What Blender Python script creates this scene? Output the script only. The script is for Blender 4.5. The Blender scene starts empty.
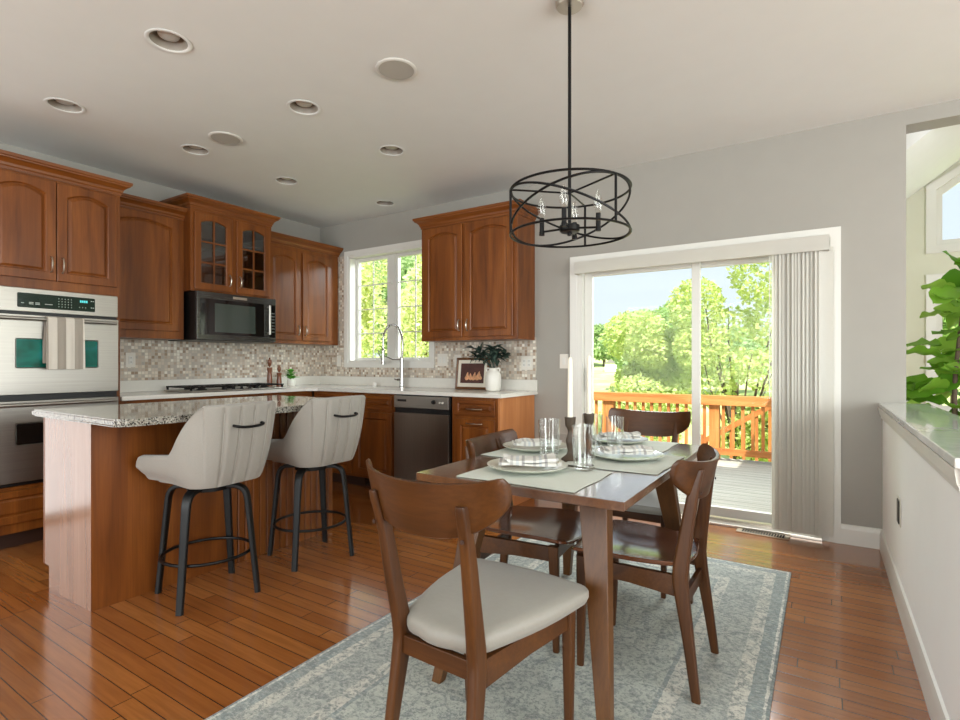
import bpy, bmesh, math, random
import numpy as np
from mathutils import Vector, Matrix
R = math.radians
random.seed(7)
sc = bpy.context.scene
C = sc.collection

# ------------------------------------------------------------ camera, world, sun, fill lamps, exposure
cam_d = bpy.data.cameras.new('camera')
cam_d.sensor_width = 36
cam_d.lens = 20
cam_d.shift_y = 3.0 / 960
cam_d.clip_start = 0.05
cam_d.clip_end = 400
cam = bpy.data.objects.new('camera', cam_d)
C.objects.link(cam)
cam.location = (0, 0, 1.2)
cam.rotation_euler = (R(90), 0, R(32.78))
sc.camera = cam

wd = bpy.data.worlds.new('sky')
sc.world = wd
wd.use_nodes = True
wn = wd.node_tree.nodes
wl = wd.node_tree.links
bg = wn['Background']
tc = wn.new('ShaderNodeTexCoord')
sx = wn.new('ShaderNodeSeparateXYZ')
wr = wn.new('ShaderNodeValToRGB')
wl.new(tc.outputs['Generated'], sx.inputs[0])
wl.new(sx.outputs['Z'], wr.inputs[0])
wr.color_ramp.elements[0].position = 0.0
wr.color_ramp.elements[0].color = (0.52, 0.56, 0.60, 1)
wr.color_ramp.elements[1].position = 0.6
wr.color_ramp.elements[1].color = (0.44, 0.53, 0.66, 1)
wl.new(wr.outputs[0], bg.inputs['Color'])
bg.inputs['Strength'].default_value = 1.8


def lamp(name, kind, energy, loc, direction, color=(1, 1, 1), **kw):
    d = bpy.data.lights.new(name, kind)
    d.energy = energy
    d.color = color
    for k, v in kw.items():
        setattr(d, k, v)
    o = bpy.data.objects.new(name, d)
    C.objects.link(o)
    o.location = loc
    o.rotation_euler = Vector(direction).to_track_quat('-Z', 'Y').to_euler()
    return o


lamp('sun', 'SUN', 10.5, (0, -5, 12), (-1.05, 1.75, -2.8), (1.0, 0.95, 0.86), angle=R(0.8))
# added fill lamps, all out of view, standing in for daylight
lamp('fill_rear', 'AREA', 250, (-1.0, -3.3, 1.55), (0.05, 1, 0.36), (0.96, 1.0, 1.0), shape='RECTANGLE', size=5.6, size_y=2.0)  # added fill lamp in the made-up rear opening
lamp('fill_hall', 'AREA', 260, (3.75, 1.2, 1.65), (-1, 0.1, 0.05), (0.96, 1.0, 0.99), shape='RECTANGLE', size=4.6, size_y=2.2)  # added fill lamp in the made-up opening at the right
lamp('fill_left_wall', 'AREA', 17, (-4.98, 0.0, 1.05), (1, 0.0, 0.0), (0.98, 0.99, 1.0), shape='RECTANGLE', size=1.9, size_y=2.0)  # added lamp on the solid wall, mirrored as sheen in the island panel
lamp('fill_sunroom', 'AREA', 30, (3.55, 5.95, 1.7), (-1, -0.05, 0.15), (1, 1, 0.97), shape='RECTANGLE', size=0.9, size_y=1.6)  # added lamp that brightens the sunroom, no opening behind it
lamp('fill_over_deck', 'AREA', 420, (-0.9, 6.3, 3.7), (0, -1, -0.72), (0.97, 0.99, 1.0), shape='RECTANGLE', size=3.2, size_y=2.0)  # added lamp above the door, brightening the deck and the room inside
sc.view_settings.view_transform = 'Standard'
sc.view_settings.look = 'None'
sc.view_settings.gamma = 1
sc.view_settings.use_curve_mapping = False
sc.view_settings.exposure = 0.0
sc.cycles.use_denoising = True
sc.cycles.max_bounces = 10
sc.cycles.diffuse_bounces = 5
sc.cycles.glossy_bounces = 4
sc.cycles.transmission_bounces = 10
sc.cycles.transparent_max_bounces = 16
sc.cycles.caustics_reflective = False
sc.cycles.caustics_refractive = False
sc.cycles.sample_clamp_indirect = 6


# ------------------------------------------------------------ materials
def srgb(r, g, b):
    f = lambda c: (c / 12.92 if c <= 0.04045 else ((c + 0.055) / 1.055) ** 2.4)
    return (f(r / 255), f(g / 255), f(b / 255), 1)


class NT:
    def __init__(s, name):
        s.m = bpy.data.materials.new(name)
        s.m.use_nodes = True
        s.t = s.m.node_tree
        s.b = s.t.nodes['Principled BSDF']
        s.out = s.t.nodes['Material Output']

    def n(s, kind, _ops=None, **ins):
        nd = s.t.nodes.new('ShaderNode' + kind)
        for k, v in (_ops or {}).items():
            setattr(nd, k, v)
        for k, v in ins.items():
            key = int(k[1:]) if k[0] == '_' and k[1:].isdigit() else k.replace('_', ' ')
            s.set(nd.inputs[key], v)
        return nd

    def set(s, sock, v):
        if hasattr(v, 'is_output') or isinstance(v, bpy.types.NodeSocket):
            s.t.links.new(v, sock)
        else:
            sock.default_value = v

    def math(s, op, a, b=0.0, c=0.0):
        nd = s.t.nodes.new('ShaderNodeMath')
        nd.operation = op
        s.set(nd.inputs[0], a)
        s.set(nd.inputs[1], b)
        if op in ('MULTIPLY_ADD', 'COMPARE', 'SMOOTH_MIN'):
            s.set(nd.inputs[2], c)
        return nd.outputs[0]

    def obj(s, scale=(1, 1, 1), rot=(0, 0, 0)):
        t = s.n('TexCoord')
        mp = s.n('Mapping')
        mp.inputs['Scale'].default_value = scale
        mp.inputs['Rotation'].default_value = rot
        s.t.links.new(t.outputs['Object'], mp.inputs['Vector'])
        return mp.outputs[0]

    def noise(s, vec, scale, detail=4, rough=0.55, dist=0.0):
        nd = s.n('TexNoise', Vector=vec, Scale=scale, Detail=detail, Roughness=rough, Distortion=dist)
        return nd.outputs[0]

    def ramp(s, fac, stops, interp='LINEAR'):
        nd = s.n('ValToRGB')
        cr = nd.color_ramp
        cr.interpolation = interp
        while len(cr.elements) < len(stops):
            cr.elements.new(0.5)
        for e, (p, c) in zip(cr.elements, stops):
            e.position = p
            e.color = c if len(c) == 4 else (*c, 1)
        s.set(nd.inputs[0], fac)
        return nd.outputs[0]

    def mix(s, fac, a, b, mode='MIX'):
        nd = s.t.nodes.new('ShaderNodeMix')
        nd.data_type = 'RGBA'
        nd.blend_type = mode
        s.set(nd.inputs[0], fac)
        s.set(nd.inputs[6], a)
        s.set(nd.inputs[7], b)
        return nd.outputs[2]

    def bump(s, h, strength=0.2, dist=0.01):
        nd = s.n('Bump', Strength=strength, Distance=dist, Height=h)
        s.t.links.new(nd.outputs[0], s.b.inputs['Normal'])

    def pr(s, color=None, rough=None, metal=None, coat=None, spec=None, coat_rough=None, sheen=None, trans=None, ior=None, sss=None):
        for k, v in (('Base Color', color), ('Roughness', rough), ('Metallic', metal), ('Coat Weight', coat), ('Specular IOR Level', spec),
                     ('Coat Roughness', coat_rough), ('Sheen Weight', sheen), ('Transmission Weight', trans), ('IOR', ior)):
            if v is not None:
                s.set(s.b.inputs[k], v)
        return s.m


def plain(name, c, rough=0.5, metal=0.0, coat=None, spec=None, var=0.03, scale=6):
    t = NT(name)
    v = t.noise(t.obj(), scale, 3)
    dark = tuple(x * (1 - var) for x in c[:3]) + (1,)
    lite = tuple(min(1, x * (1 + var)) for x in c[:3]) + (1,)
    return t.pr(t.ramp(v, [(0.3, dark), (0.7, lite)]), rough, metal, coat, spec)


def wood(name, dark, mid, lite, axis='z', rough=0.32, coat=0.25, fine=1.0, spec=0.35):
    t = NT(name)
    s1 = {'z': (9, 9, 0.9), 'x': (0.9, 9, 9), 'y': (9, 0.9, 9)}[axis]
    s2 = {'z': (120, 120, 3), 'x': (3, 120, 120), 'y': (120, 3, 120)}[axis]
    a = t.noise(t.obj(s1), 1.0, 4, 0.55, 0.8)
    b = t.noise(t.obj(s2), 1.0, 3, 0.6, 0.2)
    col = t.ramp(a, [(0.25, dark), (0.5, mid), (0.78, lite)])
    col = t.mix(t.ramp(b, [(0.42, (0, 0, 0, 1)), (0.62, (0.55 * fine,) * 3 + (1,))]), col, t.mix(0.5, dark, col))
    t.bump(b, 0.05, 0.002)
    return t.pr(col, rough, 0, coat, spec, 0.15)


M = {}
M['wall'] = plain('warm_grey_wall_paint', srgb(160, 157, 149), 0.75, var=0.015)
M['ceil'] = plain('ceiling_paint', srgb(226, 228, 224), 0.85, var=0.01)
M['white'] = plain('white_trim_paint', srgb(222, 221, 214), 0.4, var=0.01)
M['halfwall'] = plain('white_half_wall_paint', srgb(248, 249, 248), 0.7, var=0.01)
M['cream'] = plain('sunroom_wall_paint', srgb(214, 214, 196), 0.8, var=0.01)
M['cherry'] = wood('cherry_cabinet_wood', srgb(84, 43, 13), srgb(120, 66, 23), srgb(144, 85, 32), rough=0.36, coat=0.12)
M['cherry_x'] = wood('cherry_cabinet_wood_cross_grain', srgb(84, 43, 13), srgb(120, 66, 23), srgb(144, 85, 32), 'x', 0.36, 0.12)
M['cherry_in'] = wood('cabinet_inside_wood', srgb(96, 56, 30), srgb(120, 74, 42), srgb(134, 86, 50), rough=0.6, coat=0)
M['kick'] = plain('dark_toe_kick', srgb(52, 28, 16), 0.5)
M['walnut'] = wood('walnut_chair_wood', srgb(46, 25, 8), srgb(77, 44, 16), srgb(98, 60, 24), 'z', 0.42, 0.05)
M['walnut_x'] = wood('walnut_chair_wood_cross_grain', srgb(46, 25, 8), srgb(77, 44, 16), srgb(98, 60, 24), 'x', 0.38, 0.08)
M['walnut_seat'] = wood('walnut_seat_veneer', srgb(60, 32, 18), srgb(92, 52, 30), srgb(112, 68, 42), 'y', 0.2, 0.7, spec=0.5)
M['table'] = wood('walnut_table_wood', srgb(66, 42, 24), srgb(92, 60, 36), srgb(114, 78, 50), 'y', 0.2, 0.9)
M['table_leg'] = wood('walnut_table_leg_wood', srgb(64, 38, 14), srgb(92, 57, 24), srgb(112, 73, 34), 'z', 0.38, 0.1)
M['pine'] = wood('deck_rail_pine', srgb(156, 90, 42), srgb(188, 118, 62), srgb(206, 144, 84), 'z', 0.7, 0)
M['pine_x'] = wood('deck_rail_pine_cross_grain', srgb(156, 90, 42), srgb(188, 118, 62), srgb(206, 144, 84), 'x', 0.7, 0)
M['black'] = plain('black_metal', srgb(22, 21, 21), 0.4, 0.6)
M['blackwood'] = plain('black_stained_wood', srgb(17, 18, 18), 0.42, spec=0.3)
M['nickel'] = plain('brushed_nickel', srgb(200, 192, 180), 0.28, 1.0)
M['chrome'] = plain('faucet_steel', srgb(176, 174, 170), 0.2, 1.0)
M['dark_glass'] = plain('black_appliance_glass', srgb(14, 16, 16), 0.06, 0.0, 0.3)
M['plate'] = plain('sage_white_ceramic', srgb(214, 218, 204), 0.18, 0, 0.4)
M['ceramic'] = plain('white_ceramic', srgb(228, 226, 218), 0.35)
M['wax'] = plain('ivory_wax', srgb(232, 226, 208), 0.45)
M['stick'] = wood('candlestick_wood', srgb(50, 42, 34), srgb(76, 64, 52), srgb(96, 84, 70), 'z', 0.45, 0)
M['plastic'] = plain('switch_plate_plastic', srgb(224, 220, 210), 0.35)
M['black_plastic'] = plain('black_plastic', srgb(14, 14, 14), 0.4)
M['grille_grey'] = plain('speaker_grille', srgb(178, 175, 166), 0.7)
M['baffle'] = plain('light_baffle', srgb(148, 140, 128), 0.45)
M['soil'] = plain('potting_soil', srgb(48, 36, 26), 0.95)
M['bark'] = plain('tree_bark', srgb(92, 76, 62), 0.9, var=0.3, scale=20)
def vane_mat():
    t = NT('white_vinyl_vane')
    t.pr(srgb(226, 224, 216), 0.5)
    tl = t.n('BsdfTranslucent', Color=srgb(226, 224, 216))
    mx = t.n('MixShader')
    mx.inputs[0].default_value = 0.4
    t.t.links.new(t.b.outputs[0], mx.inputs[1])
    t.t.links.new(tl.outputs[0], mx.inputs[2])
    t.t.links.new(mx.outputs[0], t.out.inputs[0])
    return t.m


M['blind'] = vane_mat()
M['siding'] = plain('pale_shed_siding', srgb(232, 226, 220), 0.8)
M['roofing'] = plain('grey_shingle', srgb(130, 126, 122), 0.9)


def steel(name, c, axis='z', rough=0.36):
    t = NT(name)
    s = {'z': (160, 160, 1.5), 'x': (1.5, 160, 160)}[axis]
    b = t.noise(t.obj(s), 1.0, 3, 0.6)
    col = t.ramp(b, [(0.3, tuple(x * 0.86 for x in c[:3]) + (1,)), (0.7, c)])
    rr = t.math('MULTIPLY_ADD', b, 0.12, rough - 0.06)
    t.bump(b, 0.04, 0.001)
    return t.pr(col, rr, 1.0)


M['steel'] = steel('brushed_stainless_steel', srgb(176, 172, 164), 'x')
M['steel_v'] = steel('brushed_stainless_steel_vertical', srgb(150, 138, 126), 'z', 0.32)
M['steel_dark'] = steel('black_stainless_steel', srgb(96, 96, 94), 'x', 0.26)
M['panel_end'] = wood('satin_cherry_end_panel', srgb(124, 84, 60), srgb(146, 104, 78), srgb(160, 120, 94), 'z', 0.2, 0.9, spec=0.5)


def glass_thin(name, tint=(1, 1, 1, 1), refl=1.0):
    t = NT(name)
    tr = t.n('BsdfTransparent', Color=tint)
    gl = t.n('BsdfGlossy', Color=(1, 1, 1, 1), Roughness=0.0)
    lw = t.n('LayerWeight', Blend=0.5)
    fr = t.math('MULTIPLY_ADD', t.math('POWER', lw.outputs['Facing'], 5.0), 0.9, 0.04)
    mx = t.n('MixShader')
    t.set(mx.inputs[0], t.math('MINIMUM', t.math('MULTIPLY', fr, refl), 1.0))
    t.t.links.new(tr.outputs[0], mx.inputs[1])
    t.t.links.new(gl.outputs[0], mx.inputs[2])
    t.t.links.new(mx.outputs[0], t.out.inputs[0])
    return t.m


M['pane'] = glass_thin('window_glass', (0.97, 0.99, 0.98, 1), 0.2)
M['cab_glass'] = glass_thin('cabinet_door_glass', (0.62, 0.64, 0.62, 1), 3.0)
M['tumbler'] = glass_thin('drinking_glass', (0.97, 0.98, 0.975, 1), 2.2)
M['bulb'] = glass_thin('clear_bulb_glass', (0.95, 0.95, 0.93, 1), 2.0)


def oven_glass():
    t = NT('oven_window_glass')
    n = t.noise(t.obj((3, 3, 5)), 1.6, 3, 0.5, 0.6)
    col = t.ramp(n, [(0.3, srgb(14, 74, 62)), (0.55, srgb(24, 116, 104)), (0.75, srgb(40, 120, 132))])
    return t.pr(col, 0.08, 0, 0.6)


M['oven_glass'] = oven_glass()


def emit(name, c, s):
    t = NT(name)
    t.pr((0.02, 0.02, 0.02, 1), 0.4)
    t.b.inputs['Emission Color'].default_value = c
    t.b.inputs['Emission Strength'].default_value = s
    return t.m


M['digit'] = emit('clock_digits', srgb(90, 235, 235), 1.0)
M['panel_glass'] = plain('dark_green_control_glass', srgb(22, 42, 34), 0.12, 0, 0.5)
M['lamp_face'] = plain('frosted_lamp_face', srgb(200, 200, 194), 0.35)
M['print_white'] = plain('pale_print', srgb(170, 176, 168), 0.5)


def floor_mat():
    t = NT('oak_strip_floor')
    tcn = t.n('TexCoord')
    sp = t.n('SeparateXYZ', Vector=tcn.outputs['Object'])
    w, L = 0.072, 1.15
    v = t.math('DIVIDE', sp.outputs['Y'], w)
    row = t.math('FLOOR', v)
    rnd = t.n('TexWhiteNoise', {'noise_dimensions': '1D'}, W=row).outputs[0]
    u = t.math('ADD', t.math('DIVIDE', sp.outputs['X'], L), t.math('MULTIPLY', rnd, 7.3))
    col_i = t.math('FLOOR', u)
    cv = t.n('CombineXYZ', X=col_i, Y=row)
    wn_ = t.n('TexWhiteNoise', {'noise_dimensions': '2D'}, Vector=cv.outputs[0])
    tone = wn_.outputs[0]
    # grain, shifted per board
    gv = t.n('CombineXYZ', X=t.math('MULTIPLY', sp.outputs['X'], 2.2), Y=t.math('MULTIPLY', sp.outputs['Y'], 42), Z=t.math('MULTIPLY', tone, 40))
    grain = t.noise(gv.outputs[0], 1.0, 5, 0.6, 0.9)
    base = t.ramp(tone, [(0.0, srgb(139, 83, 39)), (0.35, srgb(145, 88, 43)), (0.7, srgb(151, 94, 47)), (1.0, srgb(158, 101, 52))])
    base = t.mix(t.ramp(grain, [(0.35, (0.75, 0.75, 0.75, 1)), (0.6, (0, 0, 0, 1))]), base, t.mix(0.5, base, srgb(104, 54, 24)))
    fy = t.math('FRACT', v)
    fx = t.math('FRACT', u)
    ey = t.math('MINIMUM', fy, t.math('SUBTRACT', 1.0, fy))
    ex = t.math('MULTIPLY', t.math('MINIMUM', fx, t.math('SUBTRACT', 1.0, fx)), L / w)
    seam = t.math('LESS_THAN', t.math('MINIMUM', ey, ex), 0.03)
    col = t.mix(t.math('MULTIPLY', seam, 0.8), base, srgb(44, 22, 9))
    rr = t.math('MULTIPLY_ADD', grain, 0.10, 0.12)
    h = t.math('SUBTRACT', t.math('MULTIPLY', grain, 0.15), seam)
    tilt = t.math('MULTIPLY', t.math('MULTIPLY', t.math('SUBTRACT', tone, 0.5), fy), 0.5)
    t.bump(t.math('ADD', h, tilt), 0.12, 0.004)
    return t.pr(col, rr, 0, 0.5, 0.5, 0.10)


M['floor'] = floor_mat()


def tile_mat():
    t = NT('stone_mosaic_tile')
    tcn = t.n('TexCoord')
    sp = t.n('SeparateXYZ', Vector=tcn.outputs['Object'])
    s = 0.0275
    u = t.math('DIVIDE', t.math('ADD', sp.outputs['X'], sp.outputs['Y']), s)
    v = t.math('DIVIDE', sp.outputs['Z'], s)
    cv = t.n('CombineXYZ', X=t.math('FLOOR', u), Y=t.math('FLOOR', v))
    wn_ = t.n('TexWhiteNoise', {'noise_dimensions': '2D'}, Vector=cv.outputs[0]).outputs[0]
    col = t.ramp(wn_, [(0.0, srgb(150, 128, 108)), (0.18, srgb(186, 166, 146)), (0.4, srgb(208, 196, 180)), (0.6, srgb(174, 166, 156)), (0.8, srgb(218, 206, 188)), (1.0, srgb(238, 234, 222))])
    fu, fv = t.math('FRACT', u), t.math('FRACT', v)
    e = t.math('MINIMUM', t.math('MINIMUM', fu, t.math('SUBTRACT', 1.0, fu)), t.math('MINIMUM', fv, t.math('SUBTRACT', 1.0, fv)))
    grout = t.math('LESS_THAN', e, 0.07)
    col = t.mix(grout, col, srgb(190, 182, 168))
    t.bump(t.math('SUBTRACT', 1.0, grout), 0.25, 0.002)
    return t.pr(col, t.math('MULTIPLY_ADD', wn_, 0.4, 0.2))


M['tile'] = tile_mat()


def granite():
    t = NT('speckled_grey_granite')
    o = t.obj()
    a = t.noise(o, 130, 3, 0.6)
    b = t.n('TexVoronoi', Vector=o, Scale=190.0).outputs['Color']
    sep = t.n('SeparateColor', Color=b).outputs[0]
    col = t.ramp(a, [(0.36, srgb(58, 56, 54)), (0.43, srgb(136, 132, 122)), (0.55, srgb(156, 153, 143)), (0.66, srgb(188, 185, 175))])
    col = t.mix(t.math('LESS_THAN', sep, 0.17), col, srgb(44, 42, 42))
    return t.pr(col, 0.07, 0, 0.5, 0.6, 0.03)


M['granite'] = granite()
M['quartz'] = plain('white_quartz', srgb(226, 224, 216), 0.18, 0, 0.3, var=0.02, scale=30)


def marble():
    t = NT('gloss_white_cap')
    n = t.noise(t.obj((1, 1, 1)), 5, 6, 0.65, 1.5)
    col = t.ramp(n, [(0.35, srgb(212, 218, 216)), (0.5, srgb(226, 230, 228)), (0.65, srgb(236, 238, 236))])
    return t.pr(col, 0.1, 0, 0.5)


M['marble'] = marble()


def fabric(name, c, weave=420, rough=0.9, var=0.10):
    t = NT(name)
    o = t.obj()
    n = t.noise(o, weave, 2, 0.7)
    n2 = t.noise(o, 9, 3)
    col = t.ramp(n, [(0.3, tuple(x * (1 - var) for x in c[:3]) + (1,)), (0.7, tuple(min(1, x * (1 + var)) for x in c[:3]) + (1,))])
    col = t.mix(t.math('MULTIPLY', n2, 0.12), col, tuple(x * 0.75 for x in c[:3]) + (1,))
    t.bump(n, 0.25, 0.002)
    return t.pr(col, rough, sheen=0.2)


M['stool_fab'] = fabric('oatmeal_stool_fabric', srgb(150, 146, 138))
M['stool_seam'] = fabric('stool_channel_seam', srgb(176, 172, 164))
M['seat_fab'] = fabric('grey_beige_seat_vinyl', srgb(142, 139, 130), 60, 0.55, 0.02)
M['mat_cloth'] = fabric('sage_placemat_cloth', srgb(192, 198, 186), 260, 0.9, 0.06)


def stripes(name, cols, period, axis='X'):
    t = NT(name)
    tcn = t.n('TexCoord')
    sp = t.n('SeparateXYZ', Vector=tcn.outputs['Object'])
    f = t.math('FRACT', t.math('DIVIDE', sp.outputs[axis], period))
    n = len(cols)
    col = t.ramp(f, [(i / n, c) for i, c in enumerate(cols)], 'CONSTANT')
    nz = t.noise(t.obj(), 300, 2)
    col = t.mix(t.math('MULTIPLY', nz, 0.2), col, srgb(120, 118, 112))
    t.bump(nz, 0.3, 0.002)
    return t.pr(col, 0.9)


_w, _g, _b = srgb(220, 220, 214), srgb(188, 187, 184), srgb(200, 206, 208)
M['napkin'] = stripes('striped_linen_napkin', [_w, _w, _g, _w, _b, _w, srgb(166, 165, 163), _w], 0.085)
M['towel'] = stripes('striped_hand_towel', [srgb(212, 206, 194), srgb(158, 150, 138)], 0.098, 'X')


def rug_mat(hx, hy):
    t = NT('distressed_oriental_rug')
    tcn = t.n('TexCoord')
    sp = t.n('SeparateXYZ', Vector=tcn.outputs['Object'])
    X, Y = sp.outputs['X'], sp.outputs['Y']
    wob = t.math('MULTIPLY', t.math('SUBTRACT', t.noise(t.obj(), 26, 3), 0.5), 0.012)
    dx = t.math('SUBTRACT', hx, t.math('ABSOLUTE', X))
    dy = t.math('SUBTRACT', hy, t.math('ABSOLUTE', Y))
    d = t.math('ADD', t.math('MINIMUM', dx, dy), wob)
    teal, slate, grey = srgb(122, 136, 138), srgb(96, 108, 114), srgb(158, 162, 156)
    ivory, sage = srgb(204, 200, 188), srgb(176, 182, 172)
    band = t.ramp(t.math('DIVIDE', d, 0.45), [(0.0, slate), (0.02, srgb(226, 222, 212)), (0.045, teal), (0.155, ivory), (0.27, grey), (0.62, ivory), (0.74, teal), (0.78, sage)], 'CONSTANT')
    o = t.obj()
    # small repeated motifs
    vor = t.n('TexVoronoi', {'feature': 'F1'}, Vector=o, Scale=17.0)
    ring = t.math('ABSOLUTE', t.math('SUBTRACT', vor.outputs['Distance'], 0.33))
    vor2 = t.n('TexVoronoi', {'feature': 'DISTANCE_TO_EDGE'}, Vector=o, Scale=9.0)
    motif = t.math('MAXIMUM', t.math('LESS_THAN', ring, 0.09), t.math('LESS_THAN', vor2.outputs['Distance'], 0.05))
    nz = t.noise(o, 60, 5, 0.75)
    nz2 = t.noise(o, 5, 4, 0.6)
    motif = t.math('MULTIPLY', motif, t.ramp(nz, [(0.38, (0, 0, 0, 1)), (0.6, (1, 1, 1, 1))]))
    col = t.mix(t.math('MULTIPLY', motif, 0.95), band, srgb(104, 116, 118))
    wear = t.ramp(t.noise(t.obj((1, 3, 1)), 38, 5, 0.8), [(0.45, (0, 0, 0, 1)), (0.66, (0.7, 0.7, 0.7, 1))])
    col = t.mix(wear, col, srgb(206, 206, 196))
    dk = t.ramp(t.noise(o, 70, 5, 0.85), [(0.48, (0, 0, 0, 1)), (0.62, (0.85, 0.85, 0.85, 1))])
    col = t.mix(dk, col, srgb(84, 94, 98))
    big = t.ramp(t.noise(t.obj(), 7, 6, 0.8, 1.0), [(0.45, (0, 0, 0, 1)), (0.7, (0.35, 0.35, 0.35, 1))])
    col = t.mix(big, col, srgb(96, 104, 102))
    col = t.mix(t.math('MULTIPLY', nz2, 0.3), col, srgb(168, 170, 158))
    t.bump(t.noise(o, 500, 2), 0.4, 0.004)
    return t.pr(col, 0.95, sheen=0.15)


def leafmat(name, cols, trans=0.45, rough=0.5):
    t = NT(name)
    geo = t.n('NewGeometry')
    col = t.ramp(geo.outputs['Random Per Island'], [(i / (len(cols) - 1), c) for i, c in enumerate(cols)])
    t.pr(col, rough)
    tl = t.n('BsdfTranslucent')
    t.set(tl.inputs['Color'], col)
    mx = t.n('MixShader')
    mx.inputs[0].default_value = trans
    t.t.links.new(t.b.outputs[0], mx.inputs[1])
    t.t.links.new(tl.outputs[0], mx.inputs[2])
    t.t.links.new(mx.outputs[0], t.out.inputs[0])
    return t.m


M['leaf_bright'] = leafmat('bright_green_leaves', [srgb(176, 196, 108), srgb(204, 216, 132), srgb(226, 230, 168)])
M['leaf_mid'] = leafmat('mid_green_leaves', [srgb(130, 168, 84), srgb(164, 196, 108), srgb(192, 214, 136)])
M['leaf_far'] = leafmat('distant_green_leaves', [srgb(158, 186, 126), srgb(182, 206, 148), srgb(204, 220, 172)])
M['leaf_yellow'] = leafmat('yellow_green_leaves', [srgb(214, 222, 150), srgb(230, 235, 178), srgb(240, 240, 200)], 0.55)
M['fig_leaf'] = leafmat('fig_leaves', [srgb(92, 146, 40), srgb(122, 172, 54), srgb(160, 198, 86)], 0.45, 0.35)
M['herb_leaf'] = leafmat('herb_leaves', [srgb(70, 150, 40), srgb(96, 176, 56), srgb(120, 196, 76)], 0.3, 0.45)
M['eucalyptus'] = leafmat('dark_grey_green_leaves', [srgb(38, 54, 48), srgb(58, 76, 66), srgb(84, 104, 92)], 0.1, 0.5)


def grass_mat():
    t = NT('meadow_grass')
    n = t.noise(t.obj(), 0.35, 6, 0.7)
    return t.pr(t.ramp(n, [(0.3, srgb(150, 176, 96)), (0.5, srgb(186, 200, 124)), (0.7, srgb(214, 216, 160))]), 0.95)


M['grass'] = grass_mat()


def deck_mat():
    t = NT('weathered_deck_boards')
    tcn = t.n('TexCoord')
    sp = t.n('SeparateXYZ', Vector=tcn.outputs['Object'])
    v = t.math('DIVIDE', sp.outputs['Y'], 0.145)
    rnd = t.n('TexWhiteNoise', {'noise_dimensions': '1D'}, W=t.math('FLOOR', v)).outputs[0]
    g = t.noise(t.obj((1.5, 40, 1)), 1.0, 5, 0.65, 0.5)
    col = t.ramp(g, [(0.3, srgb(128, 124, 114)), (0.55, srgb(158, 154, 144)), (0.75, srgb(176, 172, 162))])
    col = t.mix(t.math('MULTIPLY', rnd, 0.25), col, srgb(150, 144, 132))
    f = t.math('FRACT', v)
    gap = t.math('LESS_THAN', f, 0.05)
    col = t.mix(gap, col, srgb(70, 64, 56))
    return t.pr(col, 0.85)


M['deck'] = deck_mat()


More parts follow.
